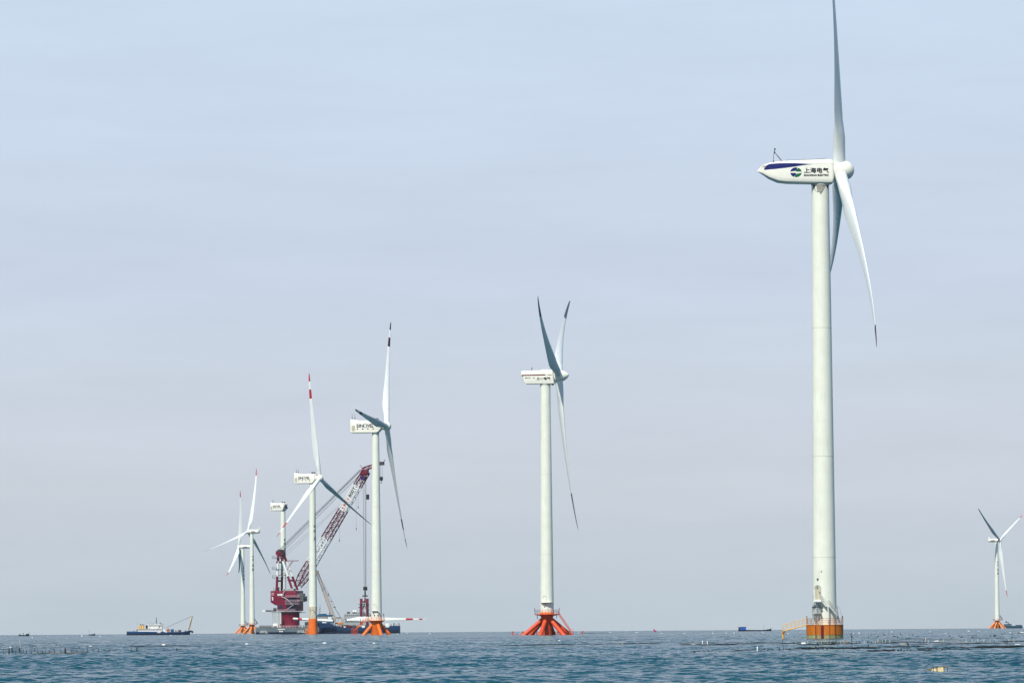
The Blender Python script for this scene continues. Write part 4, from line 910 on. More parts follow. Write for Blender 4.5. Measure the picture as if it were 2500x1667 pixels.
# red lattice sea-fastening tower
pf = at(890, 1545, 3240); fr = empty('steel_tower', (pf.x, 3240, drop(3240) + 3.7)); SF = F / 3240
tag(fr, 'dark red braced steel frame standing beside the hanging hook block', 'steel frame')
f = MB(); xa, xb = -2.0, 1.9
for x_ in (xa, xb):
    for y_ in (-1.6, 1.6): f.box(x_ - .8, x_ + .8, y_ - .5, y_ + .5, 0, 18.3)
f.tube((xa, -1.6, 16.3), (xb, -1.6, 16.3), .5); f.build('leg_frame', CRED, fr, bevel=.04)
f = MB(); zz = [9.6, 5.0, 0.4]; zt_ = 14.5
for z0_, z1_ in ((9.4, 14.2), (4.4, 9.2)):
    f.tube((xa, -2.15, z0_), (0, -2.15, z1_), .2); f.tube((xb, -2.15, z0_), (0, -2.15, z1_), .2); f.tube((xa, -2.15, z0_), (xb, -2.15, z0_), .22)
f.build('brace', CRED, fr)
f = MB(); f.box(xa - 1.7, xb + 1.4, -2.6, -2.2, 14.4, 14.8); f.box(xa - 1.6, xa - .6, -2.4, -1.8, 12.6, 13.2)
f.build('work_platform', DKG, fr)
for z_ in (7, 9, 11, 13): MB().box(xb + .75, xb + 1.6, -2.2, -1.8, z_, z_ + .25).build('side_bracket', DKG, fr)
# crawler crane on the blue ship
pcr = at(822, 1545, 3222); cc = empty('crawler_crane', (pcr.x, 3222, drop(3222) + 6.1)); SR = F / 3222
tag(cc, 'tan lattice crane with orange cab on the blue ship, boom leaning left', 'crane')
cw = lambda px, py: ((px - 822) / SR, (1545.5 - py) / SR - 6.1)
f = MB(); x0_, z0_ = cw(818, 1516); x1_, z1_ = cw(775, 1396)
f.lattice((x0_, 0, z0_), (x1_, 0, z1_), 1.8, 1.2, 2.1, 1.5, (0, 1, 0), 22, .17, .10); f.box(x1_ - .9, x1_ + .9, -.6, .6, z1_ - 1.2, z1_ + 1.2); f.build('boom', CBRN, cc)
f = MB(); a_ = cw(818, 1518); b_ = cw(838, 1524.5); f.box(a_[0], b_[0], -1.8, 1.8, b_[1], a_[1]); bd = f.build('cab', ORNT, cc, bevel=.1)
f = MB(); f.box(a_[0] + .4, a_[0] + 1.6, -1.86, -1.78, b_[1] + .5, a_[1] - .3); f.build('cab_window', GLS, bd)
f = MB(); f.box(a_[0] - 1.6, b_[0] - 1.5, -2.6, -1.5, -.1, b_[1] - .3); f.box(a_[0] - 1.6, b_[0] - 1.5, 1.5, 2.6, -.1, b_[1] - .3); f.box(a_[0], b_[0] - 2, -1.5, 1.5, .2, b_[1]); f.build('crawler_track', DKG, cc, bevel=.15)
f = MB(); g0, g1, g2 = cw(823, 1517), cw(830, 1503), cw(836, 1517); f.path([(g0[0], -1, g0[1]), (g1[0], -1, g1[1]), (g2[0], -1, g2[1])], .2); f.path([(g0[0], 1, g0[1]), (g1[0], 1, g1[1]), (g2[0], 1, g2[1])], .2); f.path([cw(823, 1517)[:1] + (0,) + cw(823, 1517)[1:], (g1[0], 0, g1[1] + .4)], .15); f.build('gantry', CBRN, cc)
f = MB(); m1, m2 = cw(789, 1421), cw(817, 1482)
f.tube((g1[0], 0, g1[1]), (m2[0], 0, m2[1]), .16, n=5); f.box(m2[0] - .7, m2[0] + .7, -.5, .5, m2[1], m2[1] + .5)
for y_ in (-.5, .5): f.tube((m2[0] + y_, y_, m2[1]), (m1[0] + y_ * .8, y_, m1[1]), .07, n=4)
f.tube((m1[0], 0, m1[1]), (x1_, 0, z1_ + .5), .06, n=4)
for t_ in (.25, .5, .55): c_ = (m2[0] + (m1[0] - m2[0]) * t_, 0, m2[1] + (m1[1] - m2[1]) * t_); f.box(c_[0] - .25, c_[0] + .25, -.6, .6, c_[2] - .3, c_[2] + .3)
f.build('stay_wire', WIRE, cc)
# blades lying on the cargo deck
def lying(px0, py0, px1, py1, D_, label, Lb, twist):
    a_, b_ = at(px0, py0, D_), at(px1, py1, D_); d = (b_ - a_).normalized(); o = empty('turbine_blade', a_)
    me_ = blade_mesh(Lb, 2.1, 0, 0, 0, ((.757, .845), (.92, .97)), 'blade_shell'); s_ = bpy.data.objects.new('blade_shell', me_); col.objects.link(s_); s_.parent = o
    le = Vector((0, 0, -1)); z = d; y = (le - z * le.dot(z)).normalized(); x = y.cross(z)
    mw = Matrix((x, y, z)).transposed().to_4x4(); s_.matrix_local = mw @ Matrix.Rotation(twist, 4, 'Z') @ Matrix.Scale((b_ - a_).length / Lb, 4)
    f_ = MB(); f_.lathe([(.95, 1.0), (1.02, 1.3), (1.02, 1.5)], 20); c_ = f_.build('root_cap', DKG, s_)
    tag(o, label, 'turbine blade', 'unmounted blades lying on the ships')
    return o
f_b = lying(841, 1513.5, 1039, 1511, 3212, 'long white blade with red bands lying across the blue ship', 57, R(0))
pa_, pb_ = at(812, 1515.3, 3205.5), at(716, 1509.6, 3205.5); g_b = empty('banded_spar', pa_); dv = pb_ - pa_
tag(g_b, 'white spar with a red band near its end, in front of the crane pedestal', 'spar')
f = MB()
for t0_, t1_, m_ in ((0, .78, 0), (.78, .885, 1), (.885, 1, 0)): f.tube(dv * t0_, dv * t1_, .86 - .12 * t0_, .86 - .12 * t1_, 16, m_)
f.build('shaft', [WHB, REDT], g_b)
f = MB(); f.tube(dv * .995, dv * 1.012, .68, .5, 14); f.tube(dv * -.012, dv * .004, .94, .94, 14); f.build('end_cap', SEAM, g_b)

# ------------------------------------------------------------------ work ship at left
DW = 3060.0; pw = at(390, 1548.6, DW); ws = empty('supply_ship', (pw.x, DW, drop(DW))); SW = F / DW
tag(ws, 'white and navy supply ship with two yellow funnels and a pale derrick', 'ship')
cw6 = lambda cx, cy: ((290 + cx / 11.76 - 390) / SW, (1549.6 - 1490 - cy / 11.76) / SW)
X6 = lambda cx: cw6(cx, 0)[0]; Z6 = lambda cy: cw6(0, cy)[1]
f = MB(); hull(f, [(X6(238), 3.6, 3.2, 2.3), (X6(300), 4.2, 4.0, 2.3), (X6(1250), 4.2, 4.1, 2.0), (X6(1300), 4.2, 4.0, 1.8), (X6(1800), 4.0, 3.8, 1.7), (X6(1960), 3.6, 3.0, 2.2), (X6(2040), 2.6, 1.4, 2.7)], split=1.35); f.build('hull', [mat('supply_ship_blue', (.008, .07, .20), .5, .15, .4, .4, (.01, .02, .05)), NAVY], ws)
f = MB(); f.prism([(X6(1990), 1.2), (X6(2040), 2.65), (X6(2100), 2.6), (X6(2140), 2.0), (X6(2135), 1.2), (X6(2095), 1.1), (X6(2080), 1.7), (X6(2040), 1.4)], -.9, .9); f.build('stern_roller', NAVY, ws, bevel=.08)
f = MB(); f.box(X6(560), X6(1250), -3.3, 3.3, 1.9, Z6(545)); f.build('deckhouse', SWHT, ws, bevel=.05)
f = MB(); f.box(X6(520), X6(1270), -3.6, 3.6, Z6(545), Z6(530)); f.box(X6(510), X6(580), -3.2, 3.2, 2.0, Z6(548)); f.build('boat_deck', SGRY, ws)
f = MB(); f.box(X6(845), X6(1250), -2.8, 2.8, Z6(530), Z6(425)); f.build('bridge', SWHT, ws, bevel=.06)
f = MB(); f.box(X6(820), X6(1290), -3.2, 3.2, Z6(425), Z6(398)); f.build('bridge_roof', SWHT, ws, bevel=.05)
f = MB(); f.box(X6(785), X6(845), -2.2, 2.2, Z6(515), Z6(415)); f.build('bridge_glass', GLS, ws)
f = MB(); f.box(X6(1172), X6(1196), -2.86, -2.78, Z6(500), Z6(430))
for cx, cy in ((920, 440), (1025, 440), (1222, 440)): f.box(X6(cx - 8), X6(cx + 8), -2.86, -2.78, Z6(cy + 12), Z6(cy - 12))
for cx, cy in ((1018, 560), (1123, 556)): f.box(X6(cx - 8), X6(cx + 8), -3.36, -3.28, Z6(cy + 14), Z6(cy - 14))
f.build('window', GLS, ws)
f = MB()
for cx in (885, 1145, 1262): x_, z_ = cw6(cx, 500); f.lathe([(.28, -.06), (.28, .06)], 12, c=(x_, 0, 0))
rg_ = f.build('life_ring', REDT, ws); rg_.rotation_euler.x = R(90); rg_.location = (0, -2.9, Z6(500))
for cx in (635, 697):
    f = MB(); x_ = X6(cx); f.lathe([(.62, 0), (.62, 2.3)], 18, c=(x_, -.8, Z6(528))); fu = f.build('funnel', CREAM, ws)
    f = MB(); f.tube((x_, -.8, Z6(528) + 2.3), (x_ - .1, -.8, Z6(528) + 2.9), .36, n=12); f.build('exhaust', BLK, fu)
f = MB(); f.box(X6(545), X6(605), -1.6, 0, Z6(528), Z6(450)); f.box(X6(735), X6(780), -2, 1, Z6(528), Z6(500), 0); f.build('funnel_casing', CREAM, ws)
f = MB(); x_ = X6(1080); f.path([(x_, 0, Z6(400)), (x_, 0, Z6(185))], .09); f.box(x_ - .3, x_ + .3, -.3, .3, Z6(245), Z6(220)); f.path([(x_ - .5, 0, Z6(330)), (x_ + .5, 0, Z6(310))], .08); f.path([(x_ - .6, 0, Z6(395)), (x_, 0, Z6(290)), (x_ + .5, 0, Z6(395))], .07); f.box(x_ - .35, x_ + .35, -.3, .3, Z6(300), Z6(280))
f.path([(X6(875), 0, Z6(400)), (X6(875), 0, Z6(290))], .03); f.path([(X6(550), 0, Z6(450)), (X6(530), 0, Z6(280))], .03); f.build('mast', DKG, ws)
f = MB()
for cx, w_ in ((885, 20), (950, 30), (1000, 20), (1190, 22), (1240, 60)): f.box(X6(cx - w_ / 2), X6(cx + w_ / 2), -1, .6, Z6(398), Z6(376))
f.box(X6(1180), X6(1200), -.2, .2, Z6(376), Z6(340)); f.build('roof_gear', DKG, ws, bevel=.03)
f = MB()
for cx in (1250, 1290): f.add([(X6(cx), -4.15, Z6(530)), (X6(cx + 28), -4.15, Z6(530)), (X6(cx + 115), -4.15, Z6(632)), (X6(cx + 80), -4.15, Z6(632))] + [(X6(cx), -3.9, Z6(530)), (X6(cx + 28), -3.9, Z6(530)), (X6(cx + 115), -3.9, Z6(632)), (X6(cx + 80), -3.9, Z6(632))], [(0, 1, 2, 3), (7, 6, 5, 4), (0, 4, 5, 1), (1, 5, 6, 2), (2, 6, 7, 3), (3, 7, 4, 0)])
f.build('bulwark_stay', SWHT, ws)
f = MB(); f.lathe([(1.05, -.5), (1.05, .5)], 20); wn_ = f.build('winch_drum', mat('rust_brown', (.36, .16, .10), .8), ws); wn_.rotation_euler.x = R(90); wn_.location = (X6(1425), -1.5, Z6(570))
f = MB(); f.box(X6(1495), X6(1580), -2, 1, 1.7, Z6(535)); f.build('deck_container', DBLU, ws, bevel=.06)
f = MB()
for cx in (1610, 1650, 1690): f.box(X6(cx), X6(cx + 14), -2.5, -1.5, 1.7, Z6(545))
f.build('bollard', SWHT, ws)
f = MB(); f.box(X6(1710), X6(1790), -2, 1, 1.7, Z6(560)); f.box(X6(1600), X6(1700), -1.4, 0, 1.7, Z6(560)); f.box(X6(1900), X6(1930), -1, 0, 1.9, Z6(570)); f.box(X6(440), X6(460), -3.4, -3, 2.2, Z6(565)); f.build('deck_gear', DKG, ws)
f = MB(); a_, b_ = cw6(1975, 555), cw6(2110, 160)
for s_ in (-1, 1): f.tube((a_[0], s_ * 1.6, a_[1] - .4), (b_[0], s_ * .3, b_[1]), .30, .2, 8)
f.tube((a_[0] + 1.0, 0, a_[1]), (b_[0] + .2, 0, b_[1]), .2); f.box(b_[0] - .5, b_[0] + .5, -.5, .5, b_[1] - .2, b_[1] + .4); f.build('derrick', mat('derrick_tan', (.66, .48, .27), .6), ws)
f = MB(); f.tube((b_[0], 0, b_[1]), (X6(1300), 0, Z6(510)), .05, n=4); f.tube((b_[0], 0, b_[1] - .2), (X6(1360), 0, Z6(500)), .04, n=4); f.build('derrick_wire', WIRE, ws)
f = MB(); fn = side_fn(-4.2); letter(f, '苏通', X6(1110), X6(1210), 1.3, 2.0, fn, bold=.05); f.build('lettering', SWHT, ws)

# ------------------------------------------------------------------ small boats
def small_boat(name, px0, px1, py, D_, label, cat, cabin, m, hm=NAVY):
    p = at((px0 + px1) / 2, py, D_); o = empty(name, (p.x, D_, drop(D_))); Ls = (px1 - px0) * D_ / F; h = Ls / 2
    tag(o, label, cat)
    f = MB(); hull(f, [(-h, .9, .7, .75), (-h * .8, 1.3, 1.2, .65), (h * .3, 1.4, 1.3, .6), (h * .75, 1.0, .7, .95), (h, .15, .08, 1.5)], zk=-.4, split=.25); f.build('hull', [hm, NAVY], o)
    return o, Ls
o, Ls = small_boat('fishing_boat', 46, 71.5, 1551, 2950, 'small dark fishing boat on the horizon at far left', 'boat', 0, DKG)
f = MB(); f.box(1.0, 2.6, -.7, .7, .6, 1.3); f.build('cabin', DKG, o); f = MB(); f.box(-.6, -.3, -.2, .2, .5, 1.9); f.path([(2.6, 0, 1.2), (3.0, 0, 2.2)], .06); f.box(-2.8, -2.0, -.5, .5, .6, 1.1); f.build('deck_gear', DKG, o)
o, Ls = small_boat('fishing_boat', 217, 232, 1549.6, 3100, 'low dark skiff on the horizon left of the supply ship', 'boat', 0, DKG)
f = MB(); f.box(-.3, .8, -.5, .5, .5, .9); f.path([(-1.7, 0, .6), (-1.9, 0, 3.0)], .04); f.box(-2.0, -1.7, -.1, .1, 2.8, 3.2); f.build('deck_gear', DKG, o)
DK = 2950.0; pk = at(1840, 1539, DK); kb = empty('cabin_barge', (pk.x, DK, drop(DK))); SK = F / DK
tag(kb, 'long low black barge with a bright blue box cabin at its left end', 'barge')
XK = lambda cx: (1780 + cx / 19.6 - 1840) / SK; ZK = lambda cy: (1538.9 - 1510 - cy / 19.6) / SK
f = MB(); hull(f, [(XK(440), 1.6, 1.5, .9), (XK(520), 2.0, 1.9, .8), (XK(1600), 2.0, 1.8, .62), (XK(1780), 1.7, 1.4, .75), (XK(1960), 1.0, .6, 1.15), (XK(2020), .2, .1, 1.5)], zk=-.5, split=.2); f.build('hull', [BLK, NAVY], kb)
f = MB(); f.box(XK(510), XK(805), -1.5, 1.5, .6, ZK(378)); f.build('cabin', mat('cabin_blue', (.01, .09, .42), .5), kb)
f = MB(); f.box(XK(455), XK(510), -1.4, 1.4, .6, ZK(390)); f.box(XK(405), XK(820), -1.6, 1.6, ZK(378), ZK(362)); f.build('cabin_frame', BLK, kb)
f = MB(); f.tube((XK(380), 0, ZK(450)), (XK(440), 0, -.3), .1); f.lathe([(.45, -.2), (.45, .2)], 10, c=(XK(345), 0, .25)); f.tube((XK(772), 0, ZK(370)), (XK(772), 0, ZK(225)), .05); f.build('rudder_post', GALV, kb)
f = MB()
for cx, cy in ((1810, 440), (1850, 450), (1995, 390), (1670, 260)): f.tube((XK(cx), 0, .5), (XK(cx), 0, ZK(cy)), .06)
f.box(XK(1985), XK(2020), -.3, .3, 1.0, ZK(440)); f.build('bow_gear', BLK, kb)
DX = 5050.0; px_ = at(2474, 1534.5, DX); nb = empty('navy_ship', (px_.x, DX, drop(DX) - .4)); SX = F / DX
tag(nb, 'small dark blue ship on the horizon right of the turbine at the right edge', 'ship')
XX = lambda cx: (2380 + cx / 19.6 - 2474) / SX; ZX = lambda cy: (1535.2 - 1500 - cy / 19.6) / SX + .4
DNB = mat('distant_blue', (.02, .07, .12), .6, .15, .3)
f = MB(); hull(f, [(XX(1395), 1.5, .8, 2.6), (XX(1460), 4, 3.5, 2.4), (XX(2150), 4, 3.6, 2.3), (XX(2275), 3.5, 3, 2.6)], split=1.0); f.build('hull', [DNB, NAVY], nb)
f = MB(); f.box(XX(1410), XX(1740), -3, 3, 2.2, ZX(520)); f.box(XX(1400), XX(1680), -3.4, 3.4, ZX(520), ZX(490)); f.prism([(XX(1740), 2.2), (XX(1740), ZX(570)), (XX(1960), ZX(575)), (XX(1960), 2.2)], -3, 3); f.box(XX(1960), XX(2240), -3.2, 3.2, 2.2, ZX(530)); f.box(XX(1700), XX(1760), -1, 1, ZX(520), ZX(480)); f.build('superstructure', DNB, nb)
f = MB()
for k in range(5): f.box(XX(1450 + k * 50), XX(1472 + k * 50), -3.08, -2.9, ZX(570), ZX(545))
f.build('window', SGRY, nb)
f = MB(); f.path([(XX(1600), 0, ZX(490)), (XX(1590), 0, ZX(385))], .35); f.path([(XX(1640), 0, ZX(490)), (XX(1610), 0, ZX(410))], .2); f.tube((XX(1510), 0, ZX(490)), (XX(1510), 0, ZX(400)), .06); f.lathe([(.1, -.9), (.8, -.5), (.95, 0), (.8, .5), (.1, .9)], 12, c=(XX(1510), 0, ZX(390))); f.build('mast', DNB, nb)
pm = at(1599, 1541, 2700); mk = empty('marker_buoy', (pm.x, 2700, drop(2700)), 0); tag(mk, 'magenta marker leaning on the horizon right of the middle turbine', 'buoy')
f = MB(); f.tube((-.6, 0, 1.3), (.55, 0, .05), .38, .45, 12); f.build('float', MAG, mk); f = MB(); f.tube((.5, 0, .2), (-1.0, 0, 1.9), .05); f.build('pole', DKG, mk)

# ------------------------------------------------------------------ fish farm: stakes, floating poles and foam floats
protos = {}
def put(kind, mb, m, p, rot, scale, label, cat, group, name):
    """copies share the mesh of the first of their kind"""
    if kind not in protos:
        o = mb().build(name, m); protos[kind] = o
    else:
        o = protos[kind].copy(); col.objects.link(o)
        for k_ in list(o.keys()): del o[k_]
    o.location = p; o.rotation_euler = rot; o.scale = scale; tag(o, label, cat, group); return o
def crop(cx, cy, ox, oy, k): return ox + cx / k, oy + cy / k
def stake_mb():
    f = MB(); f.tube((0, 0, -1), (.01, 0, .45), 1, .85, 7); f.tube((.01, 0, .45), (-.15, 0, 1), .85, .7, 7); return f
def stake(px, ybot, ytop, label, m=BAMB, r=.022, kind='s', lean=None, cat='stake', group='stakes standing in the water'):
    p = on_sea(px, ybot); h = (ybot - ytop) * p.y / F
    p.z = sea_z(p.x, p.y) - .02
    return put(kind + m.name, stake_mb, m, p, (random.uniform(-.06, .06), lean if lean is not None else random.uniform(-.12, .12), random.uniform(0, 6)), (r * 2.0, r * 2.0, max(h, .08) + .10), label, cat, group, 'stake')
def pole_mb():
    f = MB(); n_ = 14
    for k in range(n_):
        a, b_ = -.5 + k / n_, -.5 + (k + 1) / n_; f.tube((a, 0, .3 * math.sin(k * 1.9)), (b_, 0, .3 * math.sin((k + 1) * 1.9)), 1, n=7)
    return f
def pole(xa, ya, xb, yb, label, m=BAMB, r=.045, kind='p', cat='floating pole', group='dark poles floating in the water'):
    a, b = on_sea(xa, ya), on_sea(xb, yb); c_ = (a + b) / 2; d = b - a; d.z = 0
    if abs(d.y) > abs(d.x) * 1.2: d.y = math.copysign(abs(d.x) * 1.2, d.y)
    z = max(sea_z(c_.x + d.x * t, c_.y + d.y * t) for t in (-.4, -.2, 0, .2, .4))
    o = put(kind + m.name, pole_mb, m, (c_.x, c_.y, z + r * .9), (0, 0, math.atan2(d.y, d.x)), (d.length, r * 1.5, r * 1.5), label, cat, group, 'floating_pole')
    return o
def float_mb():
    f = MB(); f.lathe([(.55, -1), (.9, -.8), (1, -.3), (1, .3), (.9, .8), (.55, 1)], 12, axis='x'); return f
def flt(px, py, wpx, label, D_=None, m=FOAM, hpx=None, cat='float', group='white foam floats'):
    p = on_sea(px, py) if D_ is None else at(px, py, D_); Dd = p.y; r_ = wpx * Dd / F / 2; h_ = (hpx * Dd / F / 2) if hpx else r_ * .45
    p.z = (sea_z(p.x, p.y) if D_ is None else drop(math.hypot(p.x, p.y))) + h_ * .75
    return put('f' + m.name, float_mb, m, p, (random.uniform(-.2, .2), random.uniform(-.12, .12), random.uniform(-.4, .4)), (r_, h_ * 1.1, h_), label, cat, group, 'float')
def knob(px, py, label, s_=.07, group='dark corks on the floating ropes'):
    p = on_sea(px, py); p.z = sea_z(p.x, p.y) + s_ * .7; s_ *= 1.3
    return put('kb', lambda: MB().lathe([(.4, -1), (1, -.5), (1, .5), (.3, 1.2)], 8), BLK, p, (0, 0, 0), (s_, s_, s_), label, 'cork float', group, 'cork_float')

LS = 'thin dark wooden stake in the row of stakes on the left side of the water'
for cx, yt, yb in ((65, 405, 460), (155, 370, 440), (168, 400, 455), (205, 372, 428), (232, 365, 440), (285, 395, 445), (378, 400, 450), (420, 370, 430), (480, 390, 450), (570, 400, 450), (622, 365, 420), (680, 400, 445), (762, 405, 445), (815, 385, 420), (885, 380, 450), (980, 370, 440), (1088, 375, 440), (1290, 375, 420), (1378, 370, 435), (1490, 380, 410), (1572, 355, 425), (1675, 375, 415), (1765, 360, 415), (1875, 385, 400), (1965, 360, 415), (2070, 365, 410), (1010, 272, 292), (1065, 272, 292), (535, 265, 290), (810, 272, 290), (275, 265, 278), (25, 268, 285)):
    px, pb = crop(cx, yb, 0, 1535, 7.35); stake(px, pb, 1535 + yt / 7.35, LS, r=.02 + .006 * random.random(), group='stakes of the left row')
for cx, yt, yb in ((135, 320, 365), (415, 320, 355), (650, 330, 345)):
    px, pb = crop(cx, yb, 300, 1535, 6.533); stake(px, pb, 1535 + yt / 6.533, LS, r=.022, group='stakes of the left row')
stake(345 / 7.35, 1535 + 430 / 7.35, 1535 + 345 / 7.35, 'thick dark stake beneath the tall pale rod at far left', r=.045, kind='t')
stake(1175 / 7.35, 1535 + 445 / 7.35, 1535 + 372 / 7.35, 'thickest dark stake of the left row, at the right end of the tan board', r=.06, kind='t', lean=0)
stake(300 + 222 / 6.533, 1535 + 365 / 6.533, 1535 + 318 / 6.533, 'thick dark stake below the supply ship, near the right end of the left row', r=.045, kind='t')
stake(300 + 860 / 6.533, 1535 + 358 / 6.533, 1535 + 338 / 6.533, 'short stubby dark stake alone right of the left row', r=.06, kind='t', lean=0)
stake(365 / 7.35, 1535 + 345 / 7.35, 1535 + 215 / 7.35, 'tall thin pale rod rising from the water at far left', m=PALE, r=.025, lean=.06)
pole(126, 1595.6, 172, 1595.2, 'tan and dark board floating at the foot of the left stakes', m=BAMT, r=.05)
for a in ((49, 1581, 68, 1580.6), (71, 1581, 84, 1582.4), (101, 1579.6, 118, 1581.2), (0, 1585.5, 14, 1585.6), (19, 1587, 31, 1589), (173, 1594.8, 188, 1594), (180, 1582, 202, 1581.8)):
    pole(*a, 'dark floating pole drifting among the stakes of the left row', r=.03, group='poles among the left stakes')
pole(346, 1579, 436, 1576.6, 'longest dark floating pole, with a white float resting on it below the supply ship', r=.09, kind='q')
flt(399.5, 1576, 9, 'white float resting on the long dark pole below the supply ship')
flt(220, 1577.5, 7.5, 'white float above the stakes of the left row', hpx=2.4)
flt(25.5, 1580.5, 4.5, 'white float at the left edge above the stakes', hpx=2.5)
flt(602, 1573.5, 8, 'white float alone on the water between the supply ship and the slim turbines')
flt(194, 1581.5, 3.5, 'dark tangled buoy above the left stakes', m=BLK, hpx=3, group='dark buoys')
for cx in (470, 560, 640, 730, 815, 900, 1060, 1130, 1200, 1330, 1440, 1610, 1850):
    px, py = crop(cx, 275 - (cx - 470) * .012, 300, 1535, 6.533); knob(px, py, 'small dark cork on the faint rope right of the longest floating pole', .05, 'corks on the left rope')
for cx in (30, 170, 190, 250, 280):
    px, py = crop(cx, 285, 300, 1535, 6.533); knob(px, py, 'small dark cork on the rope left of the longest floating pole', .055, 'corks left of the long pole')
# open water in the middle
M2 = lambda cx, cy: crop(cx, cy, 1240, 1520, 6.533)
pole(*M2(495, 366), *M2(792, 352), 'thick dark log floating below the red-orange turbine base', r=.085, kind='q')
pole(*M2(60, 366), *M2(280, 357), 'dark pole floating left below the red-orange turbine base', r=.05)
pole(*M2(1250, 347), *M2(1400, 344), 'short dark pole right of the red-orange base, leftmost of three in a line', r=.05)
pole(*M2(1480, 341), *M2(1660, 339), 'dark pole in the middle of three in a line, right of the red-orange base', r=.055)
pole(*M2(1870, 346), *M2(2130, 336), 'dark pole beneath the crossed pale sticks', r=.07)
pole(*M2(1700, 279), *M2(1800, 278), 'thin dark pole above the crossed pale sticks', r=.05); pole(*M2(2110, 277), *M2(2160, 277), 'very short dark pole above and right of the crossed pale sticks', r=.06)
pole(*M2(1320, 164), *M2(1500, 162), 'faint dark pole near the horizon right of the red-orange base', r=.12)
for x0_, x1_ in ((1800, 1850), (1850, 1800)):
    a_ = on_sea(*M2(x0_, 345)); b_ = at(*M2(x1_, 295), a_.y); a_.z -= .2
    o = MB().tube((0, 0, 0), b_ - a_, .022, n=6).build('stick', PALE, loc=a_); tag(o, ('pale stick leaning right' if x1_ > x0_ else 'pale stick leaning left') + ', one of two crossed sticks standing in open water', 'stake', 'crossed pale sticks')
flt(*M2(820, 290), 5.5, 'white float below the right legs of the red-orange base', hpx=2.6)
pole(*M2(845, 292), *M2(925, 295), 'thin dark rope tail beside the white float below the red-orange base', r=.025)
knob(*M2(905, 347), 'single dark cork right of the thick log', .07, 'lone corks')
for cx, cy, w_, wh in ((1125, 157, 2.6, 'just right of the red-orange stair'), (1247, 137, 2, 'small and near the horizon, second right of the red-orange base'), (1620, 154, 3.4, 'left one of a close pair near the horizon'), (1650, 154, 3, 'right one of a close pair near the horizon'), (1897, 141, 2, 'tiny, between the close pair of floats and the magenta marker'), (2053, 150, 3.8, 'left of the magenta marker'), (190, 152, 2.6, 'left of the red-orange legs'), (1565, 148, 1.8, 'tiny, just left of the close pair near the horizon')):
    flt(*M2(cx, cy), w_, 'white float ' + wh, D_=2350 if cy > 145 else 3300, hpx=w_ * .55)
for px, py, w_, wh, D_ in ((640 + 560 / 3.675, 1500 + 262 / 3.675, 9, 'long and white on the water below the single orange pile', None), (640 + 1003 / 3.675, 1500 + 259 / 3.675, 7, 'white with a frayed end, below the bright orange legs', None), (994, 1542.6, 3, 'near the horizon right of the blue ship', 3000), (971, 1547, 3, 'just right of the right orange leg', 2400), (1050, 1546.5, 3.2, 'on the water halfway between the blue ship and the red-orange base', 2400), (200, 1553.4, 4.4, 'brightest near the horizon left of the supply ship', 2400), (79, 1556.2, 3.4, 'right of the small dark fishing boat', 1900), (116.5, 1554, 2.2, 'small, between the fishing boat and the skiff', 2300), (244.5, 1553.2, 3, 'just right of the low skiff', 2300), (417, 1551.6, 3.2, 'below the stern deck of the supply ship', 2500), (484.5, 1551.4, 2.4, 'right of the supply ship derrick', 2500)):
    flt(px, py, w_, 'float ' + wh, D_=D_, hpx=w_ * (.42 if D_ is None else .6))
pole(640 + 290 / 3.675, 1500 + 272 / 3.675, 640 + 430 / 3.675, 1500 + 266 / 3.675, 'thin dark pole floating left below the single orange pile', r=.04)
# right hand side of the farm
A = lambda cx, cy: crop(cx, cy, 1560, 1540, 6.533)
B = lambda cx, cy: crop(cx, cy, 1860, 1540, 6.533)
C = lambda cx, cy: crop(cx, cy, 2140, 1540, 6.533)
def seg(P0, P1, label, r=.05, grp='dark poles of the back rows', brk=3, m=BAMB):
    """a row drawn by several poles end to end with gaps"""
    for k in range(brk):
        t0, t1 = k / brk + random.uniform(0, .03), (k + 1) / brk - random.uniform(.02, .09)
        a_ = (P0[0] + (P1[0] - P0[0]) * t0, P0[1] + (P1[1] - P0[1]) * t0); b_ = (P0[0] + (P1[0] - P0[0]) * t1, P0[1] + (P1[1] - P0[1]) * t1)
        pole(*a_, *b_, label, r=r * random.uniform(.7, 1.25), group=grp, m=m)
GB = 'dark pole in the upper rows of poles left of the rusty turbine base'
seg(A(530, 194), A(670, 193), GB, .05, 'upper left poles', 1); seg(A(745, 194), A(1320, 190), GB, .055, 'upper left poles', 4); seg(A(1400, 189), A(2300, 180), GB, .055, 'upper left poles', 6)
GC = 'dark pole in the second row of poles left of the rusty turbine base'
seg(A(1030, 224), A(1180, 222), GC, .05, 'second left poles', 1); seg(A(1280, 224), A(1570, 211), GC, .07, 'second left poles', 2); seg(A(1650, 209), A(2060, 207), GC, .06, 'second left poles', 3); seg(A(2200, 204), A(2470, 200), GC, .06, 'second left poles', 2)
pole(*A(805, 229), *A(978, 228), 'dark pole carrying a white box float, left end of the farm rows', r=.08, kind='q'); flt(*A(858, 220), 11, 'long white box float on a dark pole at the left end of the rows', hpx=3)
for cx, yt, yb, wh in ((1013, 170, 215, 'left of two white rods in the rows left of the gangway'), (1093, 165, 213, 'right of two white rods in the rows left of the gangway'), (1890, 265, 318, 'white rod standing on the lower row below the gangway')):
    px, pb = A(cx, yb); stake(px, pb, A(cx, yt)[1], wh, m=FOAM, r=.04, lean=0)
GD = 'small dark cork on the lower rope below the gangway'
for cx, cy in ((888, 343), (955, 331), (1028, 330), (1108, 325), (1590, 325), (1665, 318), (2000, 301), (2088, 301), (2055, 320), (2135, 308), (2238, 300)): knob(*A(cx, cy), GD, .07, 'corks of the lower left rope')
seg(A(1740, 310), A(1925, 302), 'dark pole with a white rod at its end on the lower row below the gangway', .07, 'lower gangway pole', 1)
